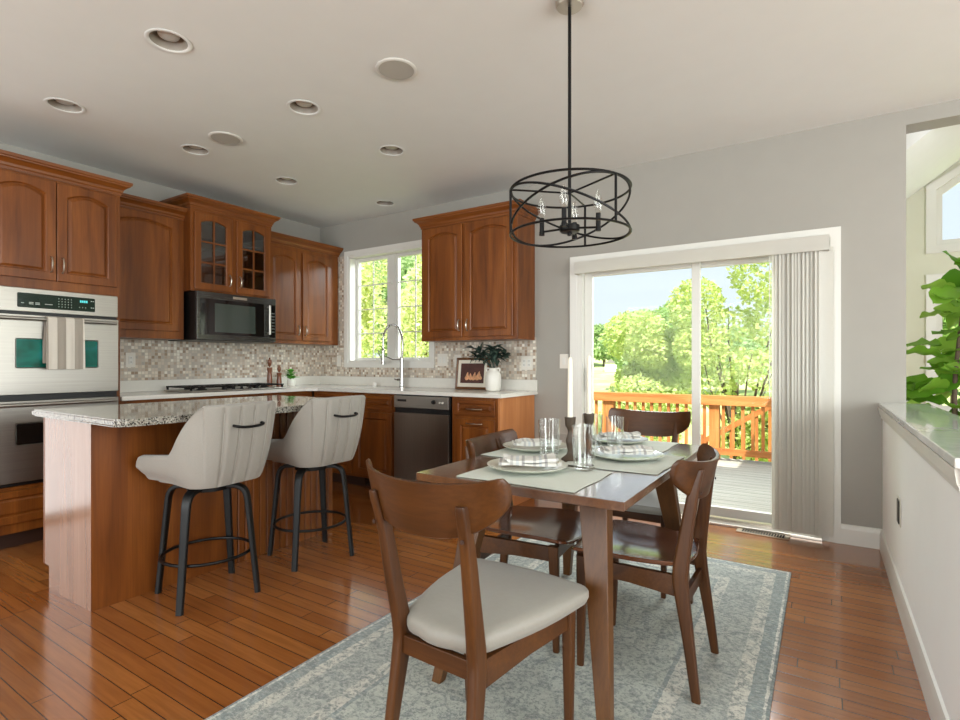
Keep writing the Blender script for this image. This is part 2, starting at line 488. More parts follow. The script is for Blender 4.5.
# ------------------------------------------------------------ mesh building
class MB:
    def __init__(s):
        s.bm = bmesh.new()

    def mark(s):
        return len(s.bm.verts)

    def xf(s, mark, mat):
        s.bm.verts.ensure_lookup_table()
        for v in list(s.bm.verts)[mark:]:
            v.co = mat @ v.co
        return s

    def setm(s, fmark, idx):
        s.bm.faces.ensure_lookup_table()
        for f in list(s.bm.faces)[fmark:]:
            f.material_index = idx

    def box(s, x0, x1, y0, y1, z0, z1, bev=0.0, seg=2, mi=0):
        t = bmesh.new()
        bmesh.ops.create_cube(t, size=1)
        for v in t.verts:
            v.co = Vector((x0 + (v.co.x + .5) * (x1 - x0), y0 + (v.co.y + .5) * (y1 - y0), z0 + (v.co.z + .5) * (z1 - z0)))
        if bev > 0:
            bmesh.ops.bevel(t, geom=list(t.edges), offset=bev, segments=seg, affect='EDGES', profile=0.5)
        s._merge(t, mi)
        return s

    def _merge(s, t, mi=0):
        mp = {}
        for v in t.verts:
            mp[v] = s.bm.verts.new(v.co)
        for f in t.faces:
            try:
                nf = s.bm.faces.new([mp[v] for v in f.verts])
                nf.material_index = mi
            except ValueError:
                pass
        t.free()

    def loft(s, rings, closed=True, cap=True, mi=0, loop=False):
        vs = [[s.bm.verts.new(p) for p in r] for r in rings]
        n = len(rings[0])
        flat = [v for r in vs for v in r]
        pairs = list(zip(vs[:-1], vs[1:]))
        if loop:
            pairs.append((vs[-1], vs[0]))
        for a, b in pairs:
            for i in range(n if closed else n - 1):
                j = (i + 1) % n
                f = s.bm.faces.new((a[i], a[j], b[j], b[i]))
                f.material_index = mi
        if cap and closed and not loop:
            f = s.bm.faces.new(list(reversed(vs[0])))
            f.material_index = mi
            f = s.bm.faces.new(vs[-1])
            f.material_index = mi
        if any((Vector(r[0]) - Vector(r[n // 2])).length < 1e-6 for r in rings):
            bmesh.ops.remove_doubles(s.bm, verts=flat, dist=1e-6)
        return s

    def tube(s, path, r, n=8, cap=True, loop=False, mi=0):
        P = [Vector(p) for p in path]
        m = len(P)
        rs = r if isinstance(r, (list, tuple)) else [r] * m
        tang = []
        for i in range(m):
            if loop:
                d = P[(i + 1) % m] - P[i - 1]
            else:
                d = P[min(i + 1, m - 1)] - P[max(i - 1, 0)]
            tang.append(d.normalized())
        up = Vector((0, 0, 1)) if abs(tang[0].z) < 0.9 else Vector((1, 0, 0))
        a = tang[0].cross(up).normalized()
        rings = []
        for i in range(m):
            a = (a - tang[i] * a.dot(tang[i])).normalized()
            b = tang[i].cross(a)
            rings.append([P[i] + (a * math.cos(2 * math.pi * k / n) + b * math.sin(2 * math.pi * k / n)) * rs[i] for k in range(n)])
        return s.loft(rings, True, cap, mi, loop)

    def lathe(s, prof, c=(0, 0, 0), n=24, cap=True, mi=0):
        rings = [[Vector((c[0] + r * math.cos(2 * math.pi * k / n), c[1] + r * math.sin(2 * math.pi * k / n), c[2] + z)) for k in range(n)] for r, z in prof]
        return s.loft(rings, True, cap, mi)

    def prism(s, pts, fn, t0, t1, mi=0):
        return s.loft([[fn(u, v, t0) for u, v in pts], [fn(u, v, t1) for u, v in pts]], True, True, mi)

    def o(s, name, mat, parent=None, smooth=40, **props):
        bmesh.ops.recalc_face_normals(s.bm, faces=list(s.bm.faces))
        me = bpy.data.meshes.new(name)
        s.bm.to_mesh(me)
        s.bm.free()
        for mm in (mat if isinstance(mat, (list, tuple)) else [mat]):
            me.materials.append(M[mm] if isinstance(mm, str) else mm)
        if smooth:
            me.shade_smooth()
            me.set_sharp_from_angle(angle=R(smooth))
        ob = bpy.data.objects.new(name, me)
        if smooth:
            wm = ob.modifiers.new('weighted_normal', 'WEIGHTED_NORMAL')
            wm.keep_sharp = True
            wm.weight = 100
        C.objects.link(ob)
        if parent:
            ob.parent = parent
        for k, v in props.items():
            ob[k] = v
        return ob


def thing(name, label, cat, loc=(0, 0, 0), rz=0.0, group=None):
    e = bpy.data.objects.new(name, None)
    e.empty_display_size = 0.1
    C.objects.link(e)
    e.location = loc
    e.rotation_euler = (0, 0, rz)
    e['label'] = label
    e['category'] = cat
    if group:
        e['group'] = group
    return e


def tag(o, label, cat, group=None):
    o['label'] = label
    o['category'] = cat
    if group:
        o['group'] = group
    return o


def copy_tree(o, label=None, loc=None, rz=None, parent=None):
    c = o.copy()
    C.objects.link(c)
    c.parent = parent
    if label:
        c['label'] = label
    if loc is not None:
        c.location = loc
    if rz is not None:
        c.rotation_euler = (0, 0, rz)
    for ch in list(o.children):
        copy_tree(ch, parent=c)
    return c


def struct(o):
    o['kind'] = 'structure'
    return o


def arr_mesh(name, verts, faces, mat, parent=None, smooth=False, **props):
    me = bpy.data.meshes.new(name)
    me.from_pydata([tuple(v) for v in verts], [], faces)
    me.materials.append(M[mat] if isinstance(mat, str) else mat)
    if smooth:
        me.shade_smooth()
    ob = bpy.data.objects.new(name, me)
    C.objects.link(ob)
    if parent:
        ob.parent = parent
    for k, v in props.items():
        ob[k] = v
    return ob


def lerp(a, b, t):
    return a + (b - a) * t


def vlerp(a, b, t):
    return Vector(a).lerp(Vector(b), t)


def rrect(w, h, r, n=4, cx=0, cy=0):
    pts = []
    for (sx_, sy_, a0) in ((1, 1, 0), (-1, 1, 90), (-1, -1, 180), (1, -1, 270)):
        for k in range(n + 1):
            a = R(a0 + 90 * k / n)
            pts.append((cx + sx_ * (w / 2 - r) + r * math.cos(a), cy + sy_ * (h / 2 - r) + r * math.sin(a)))
    return pts

# ------------------------------------------------------------ the setting
YB, XL, ZC = 4.294, -5.02, 2.80
WT = 0.17
b = MB()
b.box(-5.2, 3.7, -3.4, YB + 0.09, -0.12, 0.0)
b.box(0.30, 3.7, YB + 0.09, 6.7, -0.12, 0.0)
struct(b.o('floor', 'floor', smooth=0))

b = MB()
b.box(-5.2, XL, -3.4, YB + WT, -0.12, ZC + 0.1)
struct(b.o('wall_left', 'wall', smooth=0))
WX0, WX1, WZ0, WZ1 = -4.53, -3.37, 1.215, 2.40       # sink window opening
DX0, DX1, DZ1 = -1.755, 0.02, 2.03                    # sliding door opening
b = MB()
yb0, yb1 = YB, YB + WT
b.box(XL, WX0, yb0, yb1, -0.12, ZC + 0.1)
b.box(WX0, WX1, yb0, yb1, -0.12, WZ0)
b.box(WX0, WX1, yb0, yb1, WZ1, ZC + 0.1)
b.box(WX1, DX0, yb0, yb1, -0.12, ZC + 0.1)
b.box(DX0, DX1, yb0, yb1, DZ1, ZC + 0.1)
b.box(DX1, 0.44, yb0, yb1, -0.12, ZC + 0.1)
b.box(0.44, 3.7, yb0, yb1, 2.705, 4.4)
b.box(-0.2, 0.44, yb0, yb1, ZC, 4.4)
struct(b.o('wall_back', 'wall', smooth=0))
# front wall behind the camera and the far right wall, with unseen openings made to let fill light in
b = MB()
b.box(-5.2, -4.4, -3.4, -3.2, 0, ZC + 0.1)
b.box(1.2, 3.7, -3.4, -3.2, 0, ZC + 0.1)
b.box(-4.4, 1.2, -3.4, -3.2, 0, 0.5)
b.box(-4.4, 1.2, -3.4, -3.2, 2.6, ZC + 0.1)
struct(b.o('wall_front', 'wall', smooth=0))
b = MB()
b.box(3.6, 3.75, -3.4, -1.1, 0, ZC + 0.1)
b.box(3.6, 3.75, 3.5, 6.7, 0, 4.4)
b.box(3.6, 3.75, -1.1, 3.5, 0, 0.5)
b.box(3.6, 3.75, -1.1, 3.5, 2.5, ZC + 0.1)
struct(b.o('wall_right', 'wall', smooth=0))

# ceiling with seven round openings for the recessed lights
LX, LX7 = (-2.734, -3.962), -3.686
LIGHTS = [(-2.734, 1.39), (-3.962, 1.39), (-2.734, 2.21), (-3.962, 2.21), (-2.734, 3.015), (-3.962, 3.015), (LX7, 3.97)]
ph = 0.115
xs = sorted([XL - 0.1, 3.7] + [x + d for x in (-2.734, -3.962, LX7) for d in (-ph, ph)])
ys = sorted([-3.4, YB + 0.02] + [y + d for y in (1.39, 2.21, 3.015, 3.97) for d in (-ph, ph)])
b = MB()
for i in range(len(xs) - 1):
    for j in range(len(ys) - 1):
        x0, x1, y0, y1 = xs[i], xs[i + 1], ys[j], ys[j + 1]
        cx, cy = (x0 + x1) / 2, (y0 + y1) / 2
        if any(abs(cx - lx) < 0.01 and abs(cy - ly) < 0.01 for lx, ly in LIGHTS):
            n = 32
            inner, outer = [], []
            for k in range(n):
                a = 2 * math.pi * k / n + math.pi / 4
                c, s_ = math.cos(a), math.sin(a)
                inner.append((cx + 0.088 * c, cy + 0.088 * s_, ZC))
                m = max(abs(c), abs(s_))
                outer.append((cx + ph * c / m, cy + ph * s_ / m, ZC))
            b.loft([outer, inner], True, False)
        else:
            b.bm.faces.new([b.bm.verts.new(p) for p in ((x0, y0, ZC), (x0, y1, ZC), (x1, y1, ZC), (x1, y0, ZC))])
struct(b.o('ceiling', 'ceil', smooth=0))
b = MB()
b.box(-5.7, 0.55, -3.9, 4.85, 3.02, 3.16)
b.box(0.55, 4.0, -3.9, 4.25, 3.02, 3.16)
struct(b.o('roof', 'roofing', smooth=0))

# sunroom beyond the half wall: gable wall with two windows, vaulted ceiling
ct = lambda x: 2.784 + 0.775 * (x - 0.694)
wt = lambda x: 2.84 + 0.70 * (x - 0.83)
FY = 6.5
SX0, SX1 = 0.885, 1.80
b = MB()
xz = lambda u, v, t: Vector((u, t, v))
for poly in ([(0.2, -0.1), (SX0, -0.1), (SX0, ct(SX0) + 0.1), (0.2, ct(0.2) + 0.1)],
             [(SX0, -0.1), (SX1, -0.1), (SX1, 0.75), (SX0, 0.75)],
             [(SX0, 1.955), (SX1, 1.955), (SX1, 2.30), (SX0, 2.30)],
             [(SX0, wt(SX0) - 0.06), (SX1, wt(SX1) - 0.06), (SX1, ct(SX1) + 0.1), (SX0, ct(SX0) + 0.1)],
             [(SX1, -0.1), (3.7, -0.1), (3.7, 4.5), (2.3, ct(2.3) + .1), (SX1, ct(SX1) + 0.1)]):
    b.prism(poly, xz, FY, FY + 0.15)
struct(b.o('wall_far', 'cream', smooth=0))
b = MB()
b.prism([(0.05, ct(0.05)), (2.2, ct(2.2)), (3.8, ct(2.2)), (3.8, ct(2.2) + 0.15), (2.2, ct(2.2) + 0.15), (0.05, ct(0.05) + 0.15)], xz, YB + WT, FY + 0.35)
struct(b.o('ceiling_sunroom', 'ceil', smooth=0))
b = MB()
b.box(0.28, 0.44, YB + WT, FY, -0.6, ct(0.28) + 0.02)
struct(b.o('wall_sunroom', 'cream', smooth=0))

# half wall with its cap
b = MB()
b.box(0.32, 0.50, 1.93, YB, 0, 0.885)
hw = struct(b.o('wall_half', 'halfwall', smooth=0))
b = MB()
b.box(0.296, 0.556, 1.895, YB, 0.915, 0.945, 0.006)
b.o('wall_cap', 'marble', hw)
b = MB()
prof = [(0.0, 0.845), (0.008, 0.845), (0.010, 0.86), (0.016, 0.872), (0.020, 0.895), (0.022, 0.914), (0.0, 0.914)]
rings = [[Vector((0.3195 - o_, y0 - sy * o_, z)) for o_, z in prof] for y0, sy in ((1.93, 1), (YB - 0.001, 0))]
b.loft(rings, True, True)
rings = [[Vector((x, 1.9295 - o_, z)) for o_, z in prof] for x in (0.3195 - 0.0, 0.50)]
b.loft(rings, True, True)
b.o('cap_molding', 'white', hw)

BB = [(0, 0), (0.016, 0), (0.016, 0.095), (0.012, 0.105), (0.009, 0.125), (0.0, 0.13)]
b = MB()
b.loft([[Vector((0.3195 - o_, y, z)) for o_, z in BB] for y in (1.93, YB - 0.001)], True, True)
struct(b.o('baseboard_right', 'white'))
b = MB()
b.loft([[Vector((x, YB - 0.0005 - o_, z)) for o_, z in BB] for x in (0.094, 0.319)], True, True)
b.loft([[Vector((x, YB - 0.0005 - o_, z)) for o_, z in BB] for x in (-2.135, -1.832)], True, True)
struct(b.o('baseboard_back', 'white'))


def casing(b, x0, x1, z0, z1, w, y, bottom=True, depth=0.02):
    """mitred, stepped picture-frame casing on the back wall (faces -Y); x0..z1 is the opening"""
    prof = [(0, 0.0), (0, depth * 0.55), (w * 0.18, depth * 0.55), (w * 0.25, depth * 0.8), (w * 0.8, depth), (w, depth), (w, 0)]
    zb = z0
    rings = []
    for (cx_, cz_, dx_, dz_) in ((x0, zb, -1, -1 if bottom else 0), (x0, z1, -1, 1), (x1, z1, 1, 1), (x1, zb, 1, -1 if bottom else 0)):
        rings.append([Vector((cx_ + dx_ * o_, y - d_, cz_ + dz_ * o_)) for o_, d_ in prof])
    b.loft(rings, True, not bottom, loop=bottom)


# sink window
win = thing('window_1', 'white double casement window above the kitchen sink', 'window', (0, 0, 0))
win['kind'] = 'structure'
b = MB()
casing(b, WX0, WX1, WZ0, WZ1, 0.065, YB - 0.0005, True)
b.o('casing', 'white', win)
b = MB()
jt = 0.012
for (x0, x1, z0, z1) in ((WX0, WX0 + jt, WZ0, WZ1), (WX1 - jt, WX1, WZ0, WZ1), (WX0, WX1, WZ1 - jt, WZ1), (WX0, WX1, WZ0, WZ0 + jt)):
    b.box(x0, x1, YB - 0.005, YB + WT, z0, z1)
mx = -3.965
b.box(mx - 0.045, mx + 0.045, YB + 0.09, YB + 0.15, WZ0 + jt, WZ1 - jt, 0.004)
b.o('jamb', 'white', win)
for (sx0, sx1) in ((WX0 + jt, mx - 0.045), (mx + 0.045, WX1 - jt)):
    b = MB()
    f = 0.034
    y0, y1 = YB + 0.095, YB + 0.14
    z0, z1 = WZ0 + jt, WZ1 - jt
    b.box(sx0, sx0 + f, y0, y1, z0, z1, 0.003)
    b.box(sx1 - f, sx1, y0, y1, z0, z1, 0.003)
    b.box(sx0 + f, sx1 - f, y0, y1, z1 - f, z1, 0.003)
    b.box(sx0 + f, sx1 - f, y0, y1, z0, z0 + f, 0.003)
    sash = b.o('sash', 'white', win)
    b = MB()
    gx = (sx0 + sx1) / 2
    b.box(gx - 0.006, gx + 0.006, y0 + 0.012, y0 + 0.02, z0 + f, z1 - f)
    for k in (1, 2, 3):
        zz = lerp(z0 + f, z1 - f, k / 4)
        b.box(sx0 + f, sx1 - f, y0 + 0.0125, y0 + 0.0195, zz - 0.006, zz + 0.006)
    b.o('grille', 'white', sash)
    b = MB()
    b.box(sx0 + f - 0.005, sx1 - f + 0.005, y0 + 0.024, y0 + 0.028, z0 + f - 0.005, z1 - f + 0.005)
    b.o('pane', 'pane', sash, smooth=0)
    b = MB()
    cx = gx + 0.03
    b.box(cx - 0.035, cx + 0.035, y0 - 0.022, y0 - 0.002, z0 + 0.001, z0 + 0.018, 0.004)
    b.tube([(cx, y0 - 0.014, z0 + 0.018), (cx + 0.01, y0 - 0.022, z0 + 0.045), (cx - 0.03, y0 - 0.03, z0 + 0.05)], 0.0045, 6)
    b.o('crank', 'white', win)
b = MB()
b.box(mx - 0.006, mx + 0.006, YB + 0.068, YB + 0.089, 2.06, 2.10, 0.003)
b.tube([(mx, YB + 0.072, 2.085), (mx - 0.05, YB + 0.066, 2.088)], 0.006, 6)
b.o('sash_lock', 'white', win)

# sliding door
door = thing('door_1', 'white sliding glass door to the wooden deck', 'door', (0, 0, 0))
door['kind'] = 'structure'
b = MB()
casing(b, DX0, DX1, 0.0, DZ1, 0.078, YB - 0.0005, False)
b.o('casing', 'white', door)
b = MB()
b.box(DX0, DX0 + 0.025, YB - 0.004, YB + WT, 0, DZ1)
b.box(DX1 - 0.025, DX1, YB - 0.004, YB + WT, 0, DZ1)
b.box(DX0, DX1, YB - 0.004, YB + WT, DZ1 - 0.03, DZ1)
b.o('frame', 'white', door)
b = MB()
b.box(DX0 + 0.025, DX1 - 0.025, YB - 0.03, YB + WT, 0.0, 0.018, 0.003)
b.box(DX0 + 0.025, DX1 - 0.025, YB + 0.05, YB + 0.06, 0.018, 0.032)
b.o('threshold', 'nickel', door)


def slider_panel(x0, x1, y0, wl, wr_, handle=None):
    b = MB()
    z0, z1 = 0.034, DZ1 - 0.032
    y1 = y0 + 0.04
    b.box(x0, x0 + wl, y0, y1, z0, z1, 0.004)
    b.box(x1 - wr_, x1, y0, y1, z0, z1, 0.004)
    b.box(x0 + wl, x1 - wr_, y0, y1, z1 - 0.06, z1, 0.004)
    b.box(x0 + wl, x1 - wr_, y0, y1, z0, z0 + 0.07, 0.004)
    p = b.o('sash', 'white', door)
    b = MB()
    b.box(x0 + wl - 0.004, x1 - wr_ + 0.004, y0 + 0.016, y0 + 0.022, z0 + 0.065, z1 - 0.055)
    b.o('pane', 'pane', p, smooth=0)
    return p


p1 = slider_panel(DX0 + 0.026, -0.795, YB + 0.055, 0.068, 0.062)
b = MB()
hx = DX0 + 0.07
b.box(hx - 0.012, hx + 0.012, YB + 0.035, YB + 0.054, 0.96, 1.16, 0.004)
b.tube([(hx, YB + 0.04, 0.98), (hx, YB + 0.015, 0.99), (hx, YB + 0.01, 1.06), (hx, YB + 0.015, 1.13), (hx, YB + 0.04, 1.14)], 0.007, 8)
b.o('handle', 'white', door)
p2 = slider_panel(-0.86, DX1 - 0.026, YB + 0.10, 0.055, 0.068)

# sunroom windows
for wi, (z0, z1l, z1r) in enumerate(((2.30, wt(SX0) - 0.06, wt(SX1) - 0.06), (0.75, 1.955, 1.955))):
    w = thing('window_%d' % (wi + 2), ('trapezoid sunroom window under the sloped ceiling', 'tall sunroom window behind the fig tree')[wi], 'window')
    w['kind'] = 'structure'
    b = MB()
    prof = [(0, 0), (0, 0.012), (0.06, 0.02), (0.075, 0.02), (0.075, 0)]
    rings = []
    for (cx, cz, dx, dz) in ((SX0, z0, -1, -1), (SX0, z1l, -1, 0.55 if wi == 0 else 1), (SX1, z1r, 1, 1.0 if wi == 0 else 1), (SX1, z0, 1, -1)):
        rings.append([Vector((cx + dx * o_, FY - 0.0005 - d_, cz + dz * o_)) for o_, d_ in prof])
    b.loft(rings, True, False, loop=True)
    b.o('casing', 'white', w)
    b = MB()
    f = 0.05
    rings = []
    for o_, yy in ((0, FY + 0.03), (0, FY + 0.08), (f, FY + 0.08), (f, FY + 0.03)):
        rings.append([Vector((SX0 + o_, yy, z0 + o_)), Vector((SX1 - o_, yy, z0 + o_)), Vector((SX1 - o_, yy, z1r - o_ * 1.3)), Vector((SX0 + o_, yy, z1l - o_ * 0.8))])
    b.loft(rings, True, False, loop=True)
    b.o('frame', 'white', w)
    b = MB()
    b.prism([(SX0 + f, z0 + f), (SX1 - f, z0 + f), (SX1 - f, z1r - 1.3 * f), (SX0 + f, z1l - .8 * f)], xz, FY + 0.05, FY + 0.055)
    b.o('pane', 'pane', w, smooth=0)

# mosaic tile on the walls
b = MB()
b.box(XL + 0.0005, XL + 0.008, 1.888, YB - 0.0005, 1.05, 1.86)
struct(b.o('wall_tile_left', 'tile', smooth=0))
b = MB()
ty0, ty1 = YB - 0.008, YB - 0.0005
b.box(XL + 0.0085, -4.597, ty0, ty1, 1.05, 2.42)
b.box(-4.597, -3.303, ty0, ty1, 1.05, 1.149)
b.box(-3.303, -2.165, ty0, ty1, 1.05, 1.43)
struct(b.o('wall_tile_back', 'tile', smooth=0))

# ------------------------------------------------------------ kitchen cabinets
ARC = 14


def arch_pts(x0, x1, z0, z1, rise, outer=None):
    """loop BL, BR, then the arched top from right to left; z1 is the height of the crown of the arch"""
    pts = [(x0, z0), (x1, z0)]
    for k in range(ARC + 1):
        t = k / ARC
        x = lerp(x1, x0, t)
        q = 2 * t - 1
        pts.append((x, z1 - rise * (q * q)))
    return pts


def outer_pts(x0, x1, z0, z1, xi0, xi1):
    pts = [(x0, z0), (x1, z0)]
    for k in range(ARC + 1):
        t = k / ARC
        x = x1 if k == 0 else (x0 if k == ARC else lerp(xi1, xi0, t))
        pts.append((x, z1))
    return pts


def door_mesh(x0, x1, z0, z1, rise=0.045,  stile=0.055, t=0.02, glass=False, name='door', parent=None, mat='cherry', rail=None):
    b = MB()
    fr = -t
    rail = rail or stile
    xi0, xi1, zi0, zi1 = x0 + stile, x1 - stile, z0 + rail, z1 - rail + 0.004
    rise *= 0.8
    L = lambda pts, y: [Vector((x, y, z)) for x, z in pts]
    ins = lambda d: arch_pts(xi0 + d, xi1 - d, zi0 + d, zi1 - d, rise * (1 - d * 1.5))
    e = 0.003
    rings = [L(outer_pts(x0, x1, z0, z1, xi0, xi1), -0.001), L(outer_pts(x0, x1, z0, z1, xi0, xi1), fr + e),
             L(outer_pts(x0 + e, x1 - e, z0 + e, z1 - e, xi0, xi1), fr), L(ins(0), fr), L(ins(0.004), fr + 0.004)]
    if glass:
        rings += [L(ins(0.006), fr + 0.008), L(ins(0.006), -0.001)]
        b.loft(rings, True, False, loop=True)
        d = b.o(name, mat, parent, smooth=30)
        b = MB()
        mxx = (xi0 + xi1) / 2
        b.box(mxx - 0.007, mxx + 0.007, fr + 0.003, fr + 0.011, zi0, zi1 - 0.004)
        for k in (1, 2):
            zz = lerp(zi0, zi1 - rise * 0.6, k / 3)
            b.box(xi0, xi1, fr + 0.0035, fr + 0.0105, zz - 0.007, zz + 0.007)
        b.o('muntin', mat, d)
        b = MB()
        b.loft([L(ins(-0.004), fr + 0.012), L(ins(-0.004), fr + 0.015)], True, True)
        b.o('pane', 'cab_glass', d, smooth=0)
        return d
    rings += [L(ins(0.008), fr + 0.012), L(ins(0.013), fr + 0.012), L(ins(0.026), fr + 0.004), L(ins(0.029), fr + 0.004)]
    b.loft(rings, True, True)
    return b.o(name, mat, parent, smooth=30)


def pull_v(x, zc, parent, y=-0.02, h=0.10):
    b = MB()
    b.tube([(x, y - 0.001, zc - h / 2), (x, y - 0.014, zc - h / 2 + 0.004), (x, y - 0.024, zc - h / 4), (x, y - 0.027, zc), (x, y - 0.024, zc + h / 4), (x, y - 0.014, zc + h / 2 - 0.004), (x, y - 0.001, zc + h / 2)],
           [0.007, 0.005, 0.0045, 0.006, 0.0045, 0.005, 0.007], 8)
    return b.o('handle', 'nickel', parent)


def pull_h(xc, z, parent, y=-0.02, h=0.11):
    b = MB()
    b.tube([(xc - h / 2, y - 0.001, z), (xc - h / 2 + 0.004, y - 0.014, z), (xc - h / 4, y - 0.024, z), (xc, y - 0.027, z), (xc + h / 4, y - 0.024, z), (xc + h / 2 - 0.004, y - 0.014, z), (xc + h / 2, y - 0.001, z)],
           [0.007, 0.005, 0.0045, 0.006, 0.0045, 0.005, 0.007], 8)
    return b.o('handle', 'nickel', parent)


CROWN = [(0.0, 0.0), (0.006, 0.0), (0.008, 0.018), (0.014, 0.024), (0.018, 0.040), (0.034, 0.058), (0.050, 0.066), (0.052, 0.074), (0.060, 0.078), (0.062, 0.098), (0.0, 0.098)]


def crown(parent, x0, x1, d, z0, left=True, right=True, k=1.0, rd=None):
    b = MB()
    path = []
    if left:
        path.append((x0, d - 0.002, -1, 0))
    path.append((x0, 0, -1 if left else 0, -1))
    path.append((x1, 0, 1 if right else 0, -1))
    if right:
        path.append((x1, rd or d - 0.002, 1, 0))
    rings = [[Vector((x + dx * o_ * k, y + dy * o_ * k, z0 + z_)) for o_, z_ in CROWN] for x, y, dx, dy in path]
    b.loft(rings, True, True)
    return b.o('crown_molding', 'cherry_x', parent, smooth=25)


def upper_cab(label, loc, rz, w, d, z0, z1, doors, crown_sides=(True, True), hollow=False, name='wall_cabinet'):
    t = thing(name, label, 'cabinet', loc, rz, 'wall cabinets')
    b = MB()
    if hollow:
        b.box(0, 0.02, 0.02, d, z0, z1)
        b.box(w - 0.02, w, 0.02, d, z0, z1)
        b.box(0.02, w - 0.02, 0.02, d, z0, z0 + 0.02)
        b.box(0.02, w - 0.02, 0.02, d, z1 - 0.02, z1)
        b.box(0.02, w - 0.02, d - 0.01, d, z0 + 0.02, z1 - 0.02)
        ff = 0.04
        b.box(0, ff, 0, 0.02, z0, z1)
        b.box(w - ff, w, 0, 0.02, z0, z1)
        b.box(w / 2 - 0.03, w / 2 + 0.03, 0, 0.02, z0 + 0.04, z1 - 0.04)
        b.box(ff, w - ff, 0, 0.02, z1 - 0.04, z1)
        b.box(ff, w - ff, 0, 0.02, z0, z0 + 0.04)
    else:
        b.box(0, w, 0, d, z0, z1, 0.002, 1)
    b.o('body', 'cherry', t, smooth=30)
    if hollow:
        b = MB()
        for k in (1, 2):
            zz = lerp(z0, z1, k / 3)
            b.box(0.021, w - 0.021, 0.03, d - 0.012, zz - 0.009, zz + 0.009)
        b.o('shelf', 'cherry_in', t)
    for (dx0, dx1, dz0, dz1, hs, rise, gl) in doors:
        dr = door_mesh(dx0, dx1, dz0, dz1, rise, glass=gl, parent=t)
        if hs:
            hx_ = dx1 - 0.028 if hs == 'r' else dx0 + 0.028
            pull_v(hx_, dz0 + 0.105, dr)
    if crown_sides:
        crown(t, 0, w, d, z1 - 0.012, *crown_sides)
    return t


LW = R(90)        # left-wall units face +X
# tall oven tower
TX, TY0, TY1 = -4.40, 1.095, 1.886
tw = TY1 - TY0
td = -XL + TX - 0.001
tower = thing('oven_cabinet', 'tall cherry cabinet tower that houses the double oven, far left', 'cabinet', (TX, TY0, 0), LW)
b = MB()
b.box(0, 0.022, 0, td, 0.10, 2.455)
b.box(tw - 0.022, tw, 0, td, 0.0, 2.455)
b.box(0.022, tw - 0.022, 0, td, 1.693, 2.455)
b.box(0.022, tw - 0.022, 0, td, 0.10, 0.40)
b.box(0.022, tw - 0.022, td - 0.02, td, 0.40, 1.693)
b.o('body', 'cherry', tower, smooth=30)
b = MB()
b.box(0, tw - 0.022, 0.05, td, 0, 0.099)
b.o('toe_kick', 'kick', tower, smooth=0)
d1 = door_mesh(0.028, tw / 2 - 0.003, 1.757, 2.428, 0.05, parent=tower)
pull_v(tw / 2 - 0.032, 1.865, d1)
d2 = door_mesh(tw / 2 + 0.003, tw - 0.028, 1.757, 2.428, 0.05, parent=tower)
pull_v(tw / 2 + 0.032, 1.865, d2)
door_mesh(0.028, tw - 0.028, 0.165, 0.375, 0.0, stile=0.045, name='drawer', parent=tower)
crown(tower, 0, tw, td, 2.443, True, True, rd=0.222)

# double oven in the tower
oven = thing('double_oven', 'stainless steel double wall oven with green-tinted windows', 'oven', (TX, TY0, 0), LW)
ox0, ox1 = 0.026, tw - 0.026
b = MB()
b.box(ox0, ox1, -0.012, 0.40, 0.404, 1.69, 0.003)
b.o('body', 'black_plastic', oven)
b = MB()
b.box(ox0, ox1, -0.03, -0.013, 1.535, 1.69, 0.005)
cp = b.o('control_panel', 'steel', oven)
b = MB()
b.loft([[Vector((x, -0.0305 - (0.0 if i == 0 else 0.002), z)) for x, z in rrect(0.437, 0.095, 0.008, 3, 0.398, 1.610)] for i in range(2)], True, True)
disp = b.o('display', 'panel_glass', cp, smooth=0)
b = MB()
for k in range(4):        # clock segments and key marks
    b.box(0.525 + k * 0.012, 0.534 + k * 0.012, -0.0335, -0.0326, 1.622, 1.638)
b.o('clock', 'digit', cp, smooth=0)
b = MB()
key_rows = ((0.20, 1, 0.02, 1.592), (0.24, 2, 0.034, 1.588), (0.24, 2, 0.034, 1.597), (0.325, 1, 0.06, 1.592), (0.40, 5, 0.018, 1.60), (0.40, 5, 0.018, 1.618), (0.40, 5, 0.018, 1.636), (0.40, 5, 0.018, 1.582), (0.52, 3, 0.018, 1.588), (0.59, 2, 0.012, 1.59), (0.59, 2, 0.012, 1.636))
b.bm.free()
for (x0, n_, dx, z) in key_rows:
    for k in range(n_):
        wd_ = dx * 0.7 if n_ <= 2 else 0.005
        b = MB()
        b.box(x0 + k * dx, x0 + k * dx + wd_, -0.0333, -0.0326, z - 0.0025, z + 0.0025)
        b.o('key_mark', 'print_white', cp, smooth=0)


